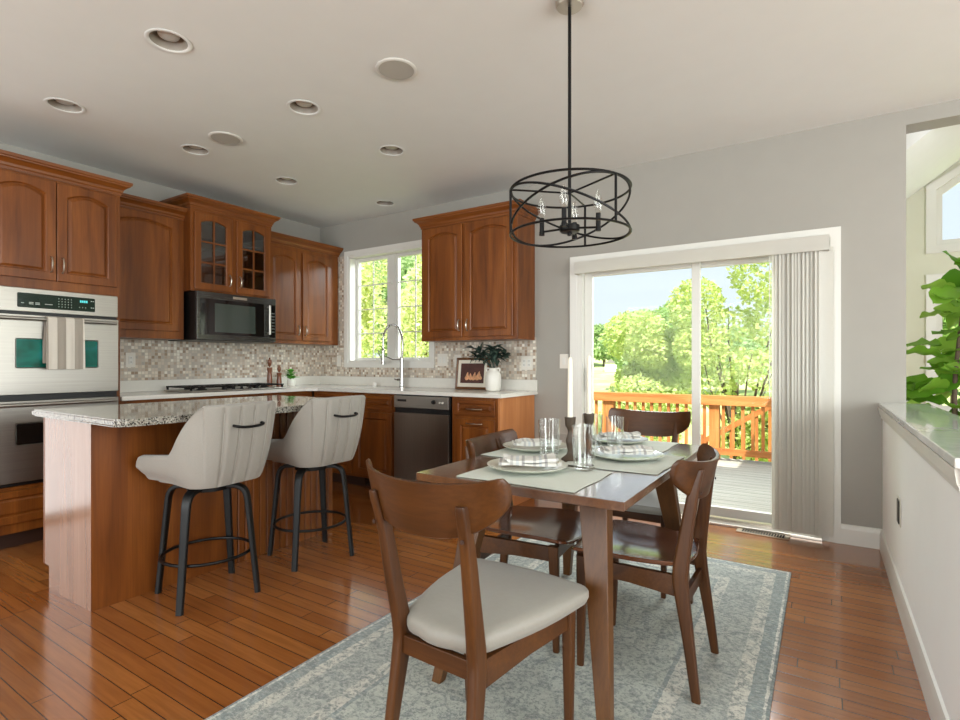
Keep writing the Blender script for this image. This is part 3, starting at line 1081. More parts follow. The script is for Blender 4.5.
def oven_door(z0, z1, wx0, wx1, wz0, wz1, hz):
    b = MB()
    y0, y1 = -0.045, -0.013
    rings = []
    Lq = lambda pts, y: [Vector((x, y, z)) for x, z in pts]
    out = rrect(ox1 - ox0 - 0.006, z1 - z0, 0.006, 3, (ox0 + ox1) / 2, (z0 + z1) / 2)
    inn = rrect(wx1 - wx0, wz1 - wz0, 0.012, 3, (wx0 + wx1) / 2, (wz0 + wz1) / 2)
    inn2 = rrect(wx1 - wx0 - 0.012, wz1 - wz0 - 0.012, 0.010, 3, (wx0 + wx1) / 2, (wz0 + wz1) / 2)
    b.loft([Lq(out, y1), Lq(out, y0 + 0.004), Lq([(lerp((ox0 + ox1) / 2, x, .992), lerp((z0 + z1) / 2, z, .99)) for x, z in out], y0), Lq(inn, y0), Lq(inn2, y0 + 0.007)], True, True)
    d = b.o('door', 'steel', oven, smooth=30)
    b = MB()
    b.loft([Lq([(lerp((wx0 + wx1) / 2, x, .995), lerp((wz0 + wz1) / 2, z, .995)) for x, z in inn2], y) for y in (y0 + 0.0065, y0 + 0.0035)], True, True)
    b.o('window', 'oven_glass' if z0 > 0.95 else 'dark_glass', d, smooth=0)
    b = MB()
    b.tube([(ox0 + 0.03, -0.078, hz), (ox1 - 0.03, -0.078, hz)], 0.0125, 14)
    for x in (ox0 + 0.05, ox1 - 0.05):
        b.tube([(x, -0.046, hz), (x, -0.07, hz)], 0.009, 8)
    b.o('handle', 'steel', d)
    return d


oven_door(0.995, 1.515, 0.165, 0.635, 1.165, 1.362, 1.488)
oven_door(0.430, 0.955, 0.165, 0.635, 0.665, 0.812, 0.93)

# towel over the upper oven handle
tow = thing('hand_towel', 'beige and white striped towel hanging over the oven handle', 'towel', (TX + 0.078, TY0 + 0.42, 1.488), LW)
b = MB()
nx, prof = 18, []
for k in range(9):
    a = R(180 - 180 * k / 8)
    prof.append((0.0155 * math.cos(a), 0.0155 * math.sin(a)))
front = [(-0.0155, 0.0)] + []
path = [(0.0165, -0.29 + 0.29 * k / 6) for k in range(6)] + [(0.0155 * math.cos(R(a)), 0.0155 * math.sin(R(a))) for a in range(0, 181, 20)] + [(-0.0165, -0.33 * k / 7) for k in range(1, 8)]
for side in (0, 1):
    pass
outr, innr = [], []
for i in range(nx + 1):
    x = lerp(-0.105, 0.105, i / nx)
    ro, ri = [], []
    for j, (yy, zz) in enumerate(path):
        wv = 0.004 * math.sin(i * 0.9 + 1) * min(1, abs(zz) / 0.15) if yy < 0 else 0.001 * math.sin(i)
        nrm = Vector((0, yy, zz)) if zz > 0 else Vector((0, 1 if yy > 0 else -1, 0))
        nrm.normalize()
        tw_ = 1 + (0.04 * abs(zz) / 0.3 if yy < 0 else -0.02)
        p = Vector((x * tw_ + (0.0 if yy < 0 else -0.012 * min(1, abs(zz) / .1)), yy + (-abs(wv) if yy < 0 else 0), zz))
        ri.append(p)
        ro.append(p + nrm * 0.006)
    outr.append(ro + list(reversed(ri)))
b.loft(outr, True, True)
b.o('cloth', 'towel', tow, smooth=60)

# wall cabinets on the left wall
UD = 0.33
UXF = XL + UD
upper_cab('single-door cherry wall cabinet between the oven tower and the glass cabinet', (UXF, 1.8875, 0), LW, 0.624, UD - 0.001, 1.405, 2.452,
          [(0.03, 0.575, 1.47, 2.435, None, 0.05, False)], (False, False))
GXF = -4.585
upper_cab('taller cherry cabinet with six-pane glass doors above the microwave', (GXF, 2.512, 0), LW, 0.80, GXF - XL - 0.001, 1.828, 2.556,
          [(0.028, 0.378, 1.845, 2.515, 'r', 0.035, True), (0.422, 0.772, 1.845, 2.515, 'l', 0.035, True)], (True, True), hollow=True)
upper_cab('two-door cherry wall cabinet in the kitchen corner, right of the microwave', (UXF, 3.3135, 0), LW, 0.955, UD - 0.001, 1.405, 2.430,
          [(0.028, 0.418, 1.44, 2.372, 'r', 0.05, False), (0.452, 0.842, 1.44, 2.372, 'l', 0.05, False)], (False, True))
# wall cabinet right of the window
upper_cab('two-door cherry wall cabinet hanging right of the sink window', (-3.212, YB - 0.3315, 0), 0, 1.034, UD - 0.001, 1.405, 2.478,
          [(0.04, 0.478, 1.435, 2.455, 'r', 0.05, False), (0.512, 1.0, 1.435, 2.455, 'l', 0.05, False)], (True, True))

# microwave under the glass cabinet
mw = thing('microwave', 'black stainless over-the-range microwave above the cooktop', 'microwave', (-4.56, 2.54, 0), LW)
mwd = -XL - 4.56 - 0.009
W_ = 0.79
b = MB()
b.box(0, W_, 0, mwd, 1.40, 1.826, 0.004)
b.o('body', 'black_plastic', mw)
b = MB()
b.box(0.001, W_ - 0.001, -0.024, -0.001, 1.405, 1.826, 0.004)
mdoor = b.o('front', 'steel_dark', mw)
b = MB()
b.box(0.03, 0.655, -0.0275, -0.0245, 1.45, 1.765, 0.0)
mwin = b.o('window', 'dark_glass', mdoor, smooth=0)
b = MB()
b.box(0.16, 0.56, -0.0284, -0.0277, 1.475, 1.73, 0)
b.o('window_screen', plain('microwave_screen', srgb(58, 68, 62), 0.12, 0, 0.5), mdoor, smooth=0)
b = MB()
b.tube([(0.695, -0.062, 1.475), (0.695, -0.062, 1.755)], 0.011, 12)
for z in (1.49, 1.74):
    b.tube([(0.695, -0.025, z), (0.695, -0.055, z)], 0.007, 8)
b.o('handle', 'steel', mdoor)
b = MB()
b.box(0.722, 0.778, -0.0275, -0.0245, 1.45, 1.765)
mcp = b.o('control_panel', 'dark_glass', mdoor, smooth=0)
b = MB()
for i in range(3):
    for j in range(7):
        b = MB()
        b.box(0.731 + i * 0.015, 0.738 + i * 0.015, -0.0285, -0.0277, 1.50 + j * 0.03, 1.506 + j * 0.03)
        b.o('key_mark', 'print_white', mcp, smooth=0)
b = MB()
b.box(0.335, 0.475, -0.0275, -0.0245, 1.783, 1.806, 0.001)
b.o('badge', 'nickel', mdoor)

# base cabinets, left wall
BXF = -4.42
BD = BXF - XL - 0.001


def base_cab(label, loc, rz, w, cols, d=BD, end=False, kick_r=0.0, drawer_pull=True, group='base cabinets'):
    t = thing('base_cabinet', label, 'cabinet', loc, rz, group)
    b = MB()
    b.box(0, w, 0, d, 0.105, 0.9185, 0.002, 1)
    b.o('body', 'cherry', t, smooth=30)
    b = MB()
    b.box(0, w, 0.07, d, 0, 0.1045)
    b.o('toe_kick', 'kick', t, smooth=0)
    for (x0, x1, hs, pd) in cols:
        dr = door_mesh(x0, x1, 0.765, 0.893, 0.0, stile=0.03, name='drawer', parent=t, mat='cherry_x')
        if pd:
            pull_h((x0 + x1) / 2, 0.82, dr, h=0.15)
        dd = door_mesh(x0, x1, 0.135, 0.735, 0.0, stile=0.058, name='door', parent=t)
        if hs == 'h':
            pull_h((x0 + x1) / 2, 0.70, dd, h=0.15)
        elif hs == 'l':
            pull_v(x0 + 0.03, 0.64, dd)
        elif hs == 'r':
            pull_v(x1 - 0.03, 0.64, dd)
    return t


base_cab('cherry base cabinet beside the oven tower, behind the island', (BXF, 1.8875, 0), LW, 0.50, [(0.03, 0.47, 'r', True)])
base_cab('wide cherry base cabinet under the gas cooktop', (BXF, 2.3885, 0), LW, 1.02, [(0.03, 0.49, 'r', False), (0.53, 0.99, 'l', False)])
base_cab('cherry corner base cabinet where the two counters meet', (BXF, 3.4095, 0), LW, 0.27, [(0.02, 0.24, 'l', True)])
# back wall base units
BYF = 3.68
BBD = YB - BYF - 0.009
sinkc = base_cab('cherry sink base cabinet with a floor grille in its kick', (-4.399, BYF, 0), 0, 1.099, [(0.06, 0.56, None, False), (0.60, 1.075, 'l', False)], BBD)
b = MB()
b.box(0.66, 0.80, 0.062, 0.069, 0.02, 0.10, 0.002)
for k in range(6):
    b.box(0.67, 0.79, 0.056, 0.0635, 0.03 + k * 0.011, 0.035 + k * 0.011)
b.o('kick_grille', 'steel_dark', sinkc)
drw = base_cab('cherry base cabinet at the counter end with two horizontal pulls', (-2.650, BYF, 0), 0, 0.452, [(0.04, 0.43, 'h', True)], BBD)
b = MB()
b.box(0.4525, 0.472, -0.002, BBD, 0.0, 0.9185, 0.001)
b.o('end_panel', wood('lit_cherry_end_panel', srgb(168, 104, 56), srgb(190, 124, 72), srgb(206, 142, 90), 'z', 0.35, 0.2), drw)  # paler than the other cherry: door light put into the colour

# dishwasher
dw = thing('dishwasher', 'stainless steel dishwasher between the sink cabinet and the end cabinet', 'dishwasher', (-3.284, BYF, 0))
b = MB()
b.box(0, 0.618, 0.0, 0.55, 0.10, 0.914)
b.box(0.02, 0.598, 0.06, 0.55, 0.0, 0.0995)
b.o('body', 'black_plastic', dw, smooth=0)
b = MB()
b.box(0.004, 0.614, -0.03, -0.001, 0.115, 0.755, 0.004)
b.o('door', 'steel_v', dw)
b = MB()
b.box(0.004, 0.614, -0.03, -0.001, 0.80, 0.908, 0.004)
dcp = b.o('control_panel', 'steel', dw)
b = MB()
b.box(0.004, 0.614, -0.012, -0.001, 0.757, 0.798)
b.o('handle_recess', 'black_plastic', dw, smooth=0)
b = MB()
b.box(0.03, 0.15, -0.0315, -0.0303, 0.855, 0.875)
m = b.mark()
b.lathe([(0.0, 0), (0.018, 0), (0.016, 0.018), (0.0, 0.018)], n=16)
b.xf(m, Matrix.Translation((0.46, -0.0303, 0.862)) @ Matrix.Rotation(R(90), 4, 'X'))
b.o('dial', 'black_plastic', dcp)
b = MB()
b.box(0.035, 0.045, -0.0322, -0.0316, 0.861, 0.869)
b.o('latch_mark', 'plastic', dcp, smooth=0)
for k in range(2):
    b = MB()
    b.lathe([(0.0, 0), (0.009, 0), (0.008, 0.008), (0.0, 0.008)], n=12)
    b.xf(0, Matrix.Translation((0.525 + k * 0.03, -0.0303, 0.858)) @ Matrix.Rotation(R(90), 4, 'X'))
    b.o('button', 'plastic', dcp)

# counters
ct_ = thing('countertop', 'white L-shaped quartz countertop along the two kitchen walls', 'countertop')
b = MB()
pl = [(XL + 0.001, 1.8875), (-4.375, 1.8875), (-4.375, 3.56), (-4.30, 3.645), (-2.150, 3.645), (-2.150, YB - 0.001), (XL + 0.001, YB - 0.001)]
b.prism(pl, lambda u, v, t: Vector((u, v, t)), 0.919, 0.95)
bmesh.ops.bevel(b.bm, geom=[e for e in b.bm.edges if abs(e.verts[0].co.z - e.verts[1].co.z) < 1e-5], offset=0.004, segments=2, affect='EDGES')
b.o('slab', 'quartz', ct_, smooth=30)
b = MB()
b.box(XL + 0.001, XL + 0.02, 1.888, YB - 0.021, 0.9505, 1.049, 0.002)
b.box(XL + 0.001, -2.152, YB - 0.02, YB - 0.001, 0.9505, 1.049, 0.002)
b.o('backsplash_lip', 'quartz', ct_)

# gas cooktop
ck = thing('gas_cooktop', 'black gas cooktop with cast grates set in the white counter', 'cooktop', (-4.70, 2.93, 0.9505), LW)
b = MB()
b.box(-0.47, 0.47, -0.23, 0.23, 0, 0.012, 0.005)
b.o('tray', 'steel', ck)
for gx in (-0.31, 0.0, 0.31):
    b = MB()
    w2 = 0.15
    for y in (-0.20, 0.2):
        b.box(gx - w2, gx + w2, y - 0.007, y + 0.007, 0.034, 0.046, 0.002)
    for x in (gx - w2 + .007, gx + w2 - .007):
        b.box(x - 0.007, x + 0.007, -0.2, 0.2, 0.034, 0.046, 0.002)
        for y in (-0.19, 0.19):
            b.box(x - 0.007, x + 0.007, y - 0.007, y + 0.007, 0.0125, 0.036)
    for a in range(4):
        ang = R(45 + 90 * a)
        for yc in (-0.1, 0.1):
            b.tube([(gx + 0.03 * math.cos(ang), yc + 0.03 * math.sin(ang), 0.042), (gx + 0.1 * math.cos(ang), yc + 0.09 * math.sin(ang), 0.042)], 0.006, 6)
    b.box(gx - w2, gx + w2, -0.006, 0.006, 0.036, 0.046)
    b.o('grate', 'black', ck)
for (x, y) in ((-0.31, -0.1), (-0.31, 0.1), (0, 0), (0.31, -0.1), (0.31, 0.1)):
    b = MB()
    b.lathe([(0.045, 0.0125), (0.042, 0.022), (0.03, 0.024), (0.03, 0.03), (0.0, 0.031)], (x, y, 0), 18)
    b.o('burner', 'black', ck)
for k in range(5):
    b = MB()
    b.lathe([(0.018, 0.0125), (0.018, 0.016), (0.013, 0.018), (0.012, 0.034), (0.0, 0.034)], (-0.16 + k * 0.08, -0.213, 0), 14)
    b.o('knob', 'black', ck)

# island
isl = thing('kitchen_island', 'cherry kitchen island with speckled grey granite top and beadboard side', 'island', (0, 0, 0))
IX0, IX1, IY0, IY1 = -3.54, -2.968, 1.146, 2.65
b = MB()
b.box(IX0, IX1 - 0.012, IY0 + 0.012, IY1, 0.12, 0.914)
b.box(IX0 + 0.07, IX1 - 0.012, IY0 + 0.012, IY1 - 0.01, 0.0, 0.1195)
b.o('body', 'cherry', isl, smooth=0)
b = MB()
b.prism([(IX0 + 0.018, 0.12), (IX0 + 0.07, 0.12), (IX0 + 0.07, 0), (IX1 - 0.001, 0), (IX1 - 0.001, 0.914), (IX0 + 0.018, 0.914)], xz, IY0, IY0 + 0.0115)
b.o('end_panel', 'panel_end', isl, smooth=0)
b = MB()
b.box(IX0 - 0.006, IX0 + 0.0175, IY0, IY0 + 0.0115, 0.12, 0.914, 0.002)
b.o('face_frame', 'cherry', isl)
b = MB()
b.box(IX1 - 0.0115, IX1, IY0 + 0.0005, 1.86, 0.0, 0.914)
b.o('side_panel', 'cherry', isl, smooth=0)
b = MB()
yy = 1.8605
pw = (IY1 - yy) / 16
for k in range(16):
    a0, a1 = yy + k * pw, yy + (k + 1) * pw
    b.prism([(IX1 - 0.0115, a0), (IX1 + 0.001, a0), (IX1 + 0.008, a0 + 0.006), (IX1 + 0.008, a1 - 0.008), (IX1 + 0.001, a1 - 0.002), (IX1 - 0.0115, a1 - 0.002)], lambda u, v, t: Vector((u, v, t)), 0.0, 0.914)
b.o('beadboard', 'cherry', isl, smooth=0)
b = MB()
TX0, TX1, TYa, TYb = -3.585, -2.60, 1.108, 2.64
pl = [(TX0, TYa), (TX1 - 0.05, TYa)] + [(TX1 - 0.05 + 0.05 * math.sin(R(a)), TYa + 0.05 - 0.05 * math.cos(R(a))) for a in range(15, 91, 15)] + \
     [(TX1 - 0.18 + 0.18 * math.cos(R(a)), TYb - 0.18 + 0.18 * math.sin(R(a))) for a in range(0, 91, 15)] + [(TX0, TYb)]
b.prism(pl, lambda u, v, t: Vector((u, v, t)), 0.9145, 0.95)
bmesh.ops.bevel(b.bm, geom=[e for e in b.bm.edges if abs(e.verts[0].co.z - e.verts[1].co.z) < 1e-5], offset=0.008, segments=2, affect='EDGES')
b.o('countertop', 'granite', isl, smooth=30)

# faucet
fc = thing('faucet', 'tall steel spring faucet standing at the sink below the window', 'faucet', (-3.64, 4.17, 0.9505))
b = MB()
b.lathe([(0.030, 0), (0.030, 0.008), (0.024, 0.012), (0.022, 0.10), (0.020, 0.105), (0.019, 0.30), (0.014, 0.31), (0.0, 0.31)], n=18)
b.o('post', 'chrome', fc)
arc = [(0, 0, 0.30), (0.012, 0, 0.42), (0.0, 0, 0.52), (-0.045, 0, 0.61), (-0.12, 0, 0.645), (-0.2, 0, 0.62), (-0.25, 0, 0.54), (-0.258, 0, 0.44), (-0.258, 0, 0.36)]


def smooth_path(pts, n=8):
    P = [Vector(p) for p in pts]
    out = []
    for i in range(len(P) - 1):
        p0, p1, p2, p3 = P[max(i - 1, 0)], P[i], P[i + 1], P[min(i + 2, len(P) - 1)]
        for k in range(n):
            t = k / n
            out.append(0.5 * ((2 * p1) + (-p0 + p2) * t + (2 * p0 - 5 * p1 + 4 * p2 - p3) * t * t + (-p0 + 3 * p1 - 3 * p2 + p3) * t ** 3))
    out.append(P[-1])
    return out


sp_ = smooth_path(arc, 14)
b = MB()
b.tube(sp_, [0.010 + 0.0025 * (i % 2) for i in range(len(sp_))], 10)
b.o('spring_hose', 'chrome', fc)
b = MB()
b.lathe([(0.010, 0.40), (0.017, 0.38), (0.017, 0.27), (0.021, 0.25), (0.021, 0.235), (0.0, 0.235)], (-0.258, 0, 0), 16)
b.tube([(-0.258, 0, 0.33), (-0.12, 0, 0.285), (0.0, 0, 0.285)], 0.006, 8)
b.o('spray_head', 'chrome', fc)
b = MB()
b.tube([(-0.276, 0, 0.27), (-0.29, 0, 0.30), (-0.335, 0, 0.39)], 0.005, 8)
b.o('spray_lever', 'chrome', fc)
b = MB()
b.tube([(-0.02, 0, 0.075), (-0.055, 0, 0.075)], 0.015, 12)
b.tube([(-0.055, 0, 0.075), (-0.085, -0.02, 0.085)], 0.007, 8)
b.o('handle', 'chrome', fc)
sd = MB()
sd.lathe([(0.02, 0), (0.02, 0.035), (0.016, 0.04), (0.0, 0.042)], n=14)
s_o = sd.o('soap_dispenser', 'ceramic')
s_o.location = (-4.03, 4.18, 0.9505)
tag(s_o, 'small white round dispenser on the counter left of the faucet', 'dispenser')

# picture frame with a painting of pears, leaning on the wall
pf = thing('picture_frame', 'brown framed painting leaning against the tile beside the white vase', 'picture', (-2.80, 4.205, 0.9505), R(4))
pf.rotation_euler = (R(-7), 0, R(3))
b = MB()
Wf, Hf, fw_ = 0.36, 0.30, 0.022
Lq = lambda pts, y: [Vector((x, y, z)) for x, z in pts]
rc = lambda i: [(-Wf / 2 + i, i), (Wf / 2 - i, i), (Wf / 2 - i, Hf - i), (-Wf / 2 + i, Hf - i)]
b.loft([Lq(rc(0), 0), Lq(rc(0), -0.018), Lq(rc(0.006), -0.022), Lq(rc(fw_), -0.014), Lq(rc(fw_), 0)], True, False, loop=True)
b.o('frame', wood('picture_frame_wood', srgb(84, 52, 30), srgb(112, 74, 44), srgb(130, 90, 56), 'x', 0.4), pf, smooth=20)
b = MB()
b.box(-Wf / 2 + fw_, Wf / 2 - fw_, -0.010, -0.004, fw_, Hf - fw_)
b.o('mount', plain('cream_mount', srgb(222, 216, 200), 0.8), pf, smooth=0)
b = MB()
b.box(-0.128, 0.128, -0.0112, -0.0102, 0.058, 0.246)
b.o('painting', plain('dark_red_painting', srgb(74, 40, 32), 0.6, var=0.35, scale=14), pf, smooth=0)
b = MB()
for (px, pz, s_, tl) in ((-0.055, 0.10, 0.024, 0.2), (-0.015, 0.098, 0.021, -0.15), (0.02, 0.1, 0.024, 0.35), (0.062, 0.104, 0.027, 0.5), (0.09, 0.1, 0.018, -0.2)):
    pts = []
    for k in range(20):
        a = 2 * math.pi * k / 20
        rr = 1 + 1.1 * max(0, math.sin(a)) ** 3
        x_, z_ = s_ * math.cos(a) * (1 - 0.35 * max(0, math.sin(a))), s_ * math.sin(a) * rr * 1.05
        pts.append((px + x_ + z_ * tl * .6, pz + z_ + 0.01))
    b.prism(pts, xz, -0.0122, -0.0113)
b.o('painted_pear', plain('painted_pear', srgb(214, 158, 116), 0.6, var=0.35, scale=34), pf, smooth=0)

# white vase with dark leaves, and its sprigs
vz = thing('vase', 'white two-handled vase at the end of the counter', 'vase', (-2.475, 4.06, 0.9505))
b = MB()
b.lathe([(0.0, 0.001), (0.055, 0.0), (0.066, 0.012), (0.071, 0.06), (0.073, 0.11), (0.068, 0.15), (0.05, 0.178), (0.036, 0.19), (0.036, 0.2), (0.042, 0.205), (0.036, 0.203), (0.030, 0.198), (0.03, 0.185), (0.0, 0.18)], n=28, cap=False)
b.o('body', 'ceramic', vz, smooth=60)
for s_ in (-1, 1):
    b = MB()
    b.tube(smooth_path([(s_ * 0.036, 0, 0.196), (s_ * 0.058, 0, 0.204), (s_ * 0.068, 0, 0.185), (s_ * 0.058, 0, 0.165)], 5), 0.007, 8)
    b.o('handle', 'ceramic', vz)


def leaf_geo(V, F, base, dirv, up, L, W, curl=0.25, n=4):
    """a pointed oval blade as a folded strip of quads"""
    d = Vector(dirv).normalized()
    s = d.cross(Vector(up))
    if s.length < 1e-3:
        s = d.cross(Vector((1, 0, 0)))
    s.normalize()
    nn = s.cross(d)
    i0 = len(V)
    for k in range(n + 1):
        t = k / n
        w = W * math.sin(math.pi * min(0.98, max(0.03, t ** 0.85))) / 2
        c = Vector(base) + d * (L * t) - nn * (curl * L * t * t)
        V += [c - s * w + nn * w * 0.25, c, c + s * w + nn * w * 0.25]
    for k in range(n):
        a = i0 + 3 * k
        F += [(a, a + 1, a + 4, a + 3), (a + 1, a + 2, a + 5, a + 4)]


sprig = thing('leaf_sprig', 'dark grey-green leafy sprigs arranged in the white vase', 'foliage', (-2.475, 4.06, 1.14))
V, F = [], []
b = MB()
rng = random.Random(3)
for k in range(11):
    az = rng.uniform(0, 2 * math.pi)
    lean = rng.uniform(0.03, 0.15)
    if k < 3:
        az, lean = math.pi + 0.3 * k - .3, 0.2
    h = rng.uniform(0.11, 0.235)
    tip = Vector((lean * math.cos(az), 0.5 * lean * math.sin(az), h))
    stem = smooth_path([(0.012 * math.cos(az), 0.012 * math.sin(az), 0.0), tip * 0.55 + Vector((0, 0, 0.03)), tip], 4)
    b.tube(stem, 0.0025, 5)
    for j in range(3, len(stem)):
        for q in range(2):
            dv = Vector((rng.uniform(-1, 1), rng.uniform(-0.7, 0.5), rng.uniform(-0.3, 0.8))) + Vector((math.cos(az), math.sin(az), 0)) * 0.6
            leaf_geo(V, F, stem[j], dv, (0, -0.3, 1), rng.uniform(0.07, 0.12), rng.uniform(0.032, 0.048), 0.3)
b.o('stem', 'eucalyptus', sprig)
arr_mesh('foliage', V, F, 'eucalyptus', sprig, True)

# pepper mills and small herb pot by the cooktop
PROF_M = [(0.0, 0), (0.030, 0.0), (0.030, 0.02), (0.026, 0.03), (0.029, 0.06), (0.024, 0.11), (0.021, 0.14), (0.027, 0.165), (0.027, 0.185), (0.016, 0.20), (0.019, 0.215), (0.024, 0.235), (0.019, 0.255), (0.008, 0.262), (0.011, 0.275), (0.0, 0.282)]
mm = wood('mill_wood', srgb(84, 44, 22), srgb(120, 68, 38), srgb(142, 88, 52), 'z', 0.3, 0.4)
for (loc, k, lab) in (((-4.90, 3.52, 0.9505), 1.10, 'taller brown wooden mill with a round top beside the cooktop'), ((-4.85, 3.60, 0.9505), 0.80, 'shorter brown wooden mill between the tall mill and the herb pot')):
    t = thing('pepper_mill', lab, 'pepper mill', loc, 0, 'wooden mills')
    b = MB()
    b.lathe([(r * (1.0 if k > 1 else 0.95), z * k) for r, z in PROF_M[:9]], n=20)
    b.o('base', mm, t)
    b = MB()
    b.lathe([(r * (1.0 if k > 1 else 0.9), z * k + 0.0005) for r, z in [(0.0, 0.185)] + PROF_M[9:]], n=20)
    b.o('head', mm, t)
hp = thing('herb_pot', 'small white pot with a bright green plant in the counter corner', 'potted plant', (-4.86, 3.76, 0.9505))
b = MB()
b.lathe([(0.0, 0.001), (0.034, 0.0), (0.046, 0.02), (0.046, 0.055), (0.040, 0.07), (0.036, 0.068), (0.0, 0.06)], n=22, cap=False)
b.o('pot', 'ceramic', hp, smooth=60)
V, F = [], []
for k in range(26):
    az = rng.uniform(0, 6.28)
    z0 = 0.065 + rng.uniform(0, 0.09)
    leaf_geo(V, F, (0.015 * math.cos(az), 0.015 * math.sin(az), z0), (math.cos(az), math.sin(az), rng.uniform(0.2, 1.2)), (0, 0, 1), rng.uniform(0.05, 0.085), 0.05, 0.3)
arr_mesh('foliage', V, F, 'herb_leaf', hp, True)


# switch plates and outlets
def wall_plate(name, label, loc, rz, w=0.078, h=0.125, kind='outlet', gang=1):
    t = thing(name, label, 'outlet' if kind == 'outlet' else 'switch', loc, rz)
    b = MB()
    b.box(-w / 2, w / 2, -0.006, -0.0006, -h / 2, h / 2, 0.003)
    b.o('plate', 'plastic', t)
    for g in range(gang):
        gx = (g - (gang - 1) / 2) * 0.048
        b = MB()
        if kind == 'outlet':
            b.box(gx - 0.017, gx + 0.017, -0.0085, -0.0062, -0.034, 0.034, 0.002)
            b.o('socket', 'white', t)
            b = MB()
            for z in (-0.018, 0.018):
                for x in (-0.006, 0.006):
                    b.box(gx + x - 0.0012, gx + x + 0.0012, -0.0092, -0.0087, z - 0.005, z + 0.005)
            b.o('slot', 'black_plastic', t, smooth=0)
        else:
            b.box(gx - 0.014, gx + 0.014, -0.010, -0.0062, -0.03, 0.03, 0.002)
            b.o('rocker', 'white', t)
    return t


TYF = YB - 0.008
wall_plate('outlet', 'white single outlet on the mosaic tile above the counter beside the oven tower', (XL + 0.008, 2.229, 1.226), LW)
wall_plate('switch_plate', 'narrow white switch plate in the tiled corner left of the sink window', (-4.69, TYF, 1.223), 0, 0.07, 0.125, 'switch', 1)
wall_plate('switch_plate', 'double white switch plate just right of the sink window', (-3.205, TYF, 1.23), 0, 0.125, 0.125, 'switch', 2)
wall_plate('outlet', 'white outlet on the tile between the double switch and the framed painting', (-3.02, TYF, 1.22), 0)
wall_plate('switch_plate', 'white double plate at the right end of the tile above the counter', (-2.255, TYF, 1.20), 0, 0.12, 0.125, 'outlet', 2)
wall_plate('switch_plate', 'white switch plate on the grey wall left of the sliding door', (-1.895, YB, 1.215), 0, 0.08, 0.125, 'switch', 1)
ho = thing('outlet', 'dark outlet in a white plate low on the half wall', 'outlet', (0.32, 3.35, 0.465), R(-90))
b = MB()
b.box(-0.048, 0.048, -0.006, -0.0006, -0.07, 0.07, 0.003)
b.o('plate', 'plastic', ho)
b = MB()
b.box(-0.036, 0.036, -0.011, -0.0062, -0.058, 0.058, 0.003)
b.o('socket', 'black_plastic', ho)

# ------------------------------------------------------------ rug, table, chairs
RX0, RX1, RY0, RY1 = -1.74, -0.153, 0.90, 3.51
M['rug'] = rug_mat((RX1 - RX0) / 2, (RY1 - RY0) / 2)
b = MB()
b.box(RX0 - (RX0 + RX1) / 2, RX1 - (RX0 + RX1) / 2, -(RY1 - RY0) / 2, (RY1 - RY0) / 2, 0.0, 0.009, 0.003)
rug = b.o('area_rug', 'rug', smooth=0)
rug.location = ((RX0 + RX1) / 2, (RY0 + RY1) / 2, 0.0005)
tag(rug, 'faded grey-blue patterned area rug under the dining table', 'rug')
RZ = 0.0096

TBX, TBY = -0.89, 2.20
table = thing('dining_table', 'rectangular walnut dining table with splayed tapered legs', 'table', (TBX, TBY, 0))
b = MB()
b.box(-0.396, 0.396, -0.647, 0.647, 0.760, 0.789, 0.003)
b.o('tabletop', 'table', table)
b = MB()
for (x0, x1, y0, y1) in ((-0.26, 0.26, -0.46, -0.44), (-0.26, 0.26, 0.44, 0.46), (-0.26, -0.24, -0.44, 0.44), (0.24, 0.26, -0.44, 0.44)):
    b.box(x0, x1, y0, y1, 0.705, 0.7595, 0.002)
b.o('apron', 'table', table)


def taper(b, p0, p1, w0, d0, w1, d1, steps=1, bev=0.004):
    """rectangular tapered bar from p0 to p1 (sections stay horizontal)"""
    rings = []
    for k in range(steps + 1):
        t = k / steps
        c = vlerp(p0, p1, t)
        rings.append([Vector((c.x + u, c.y + v, c.z)) for u, v in rrect(lerp(w0, w1, t), lerp(d0, d1, t), bev, 2)])
    b.loft(rings, True, True)


for sx_ in (-1, 1):
    for sy_ in (-1, 1):
        b = MB()
        taper(b, (sx_ * 0.225, sy_ * 0.43, 0.7595), (sx_ * 0.325, sy_ * 0.60, RZ), 0.105, 0.062, 0.040, 0.040, 2, 0.005)
        b.o('leg', 'table_leg', table)


def disc(b, outline, layers):
    """layers of (scale, zfun) lofted into a closed slab"""
    rings = []
    for s, zf in layers:
        rings.append([Vector((x * s, y * s, zf(x * s, y * s))) for x, y in outline])
    b.loft(rings, True, True)


def seat_outline(wf, wr_, y0, y1, r=0.06, n=6):
    corners = [(wr_ / 2, y0), (wf / 2, y1), (-wf / 2, y1), (-wr_ / 2, y0)]
    pts = []
    for i in range(4):
        p, q, o_ = Vector((*corners[i - 1], 0)), Vector((*corners[i], 0)), Vector((*corners[(i + 1) % 4], 0))
        a = q + (p - q).normalized() * r
        c = q + (o_ - q).normalized() * r
        for k in range(n + 1):
            t = k / n
            v = (1 - t) ** 2 * a + 2 * t * (1 - t) * q + t * t * c
            pts.append((v.x, v.y))
        nx_ = Vector((*corners[(i + 1) % 4], 0))
        c2 = nx_ + (q - nx_).normalized() * r
        bow = (c2 - c).cross(Vector((0, 0, 1))).normalized() * 0.012
        for k in range(1, 6):
            t = k / 6
            v = c.lerp(c2, t) + bow * math.sin(math.pi * t)
            pts.append((v.x, v.y))
    return pts


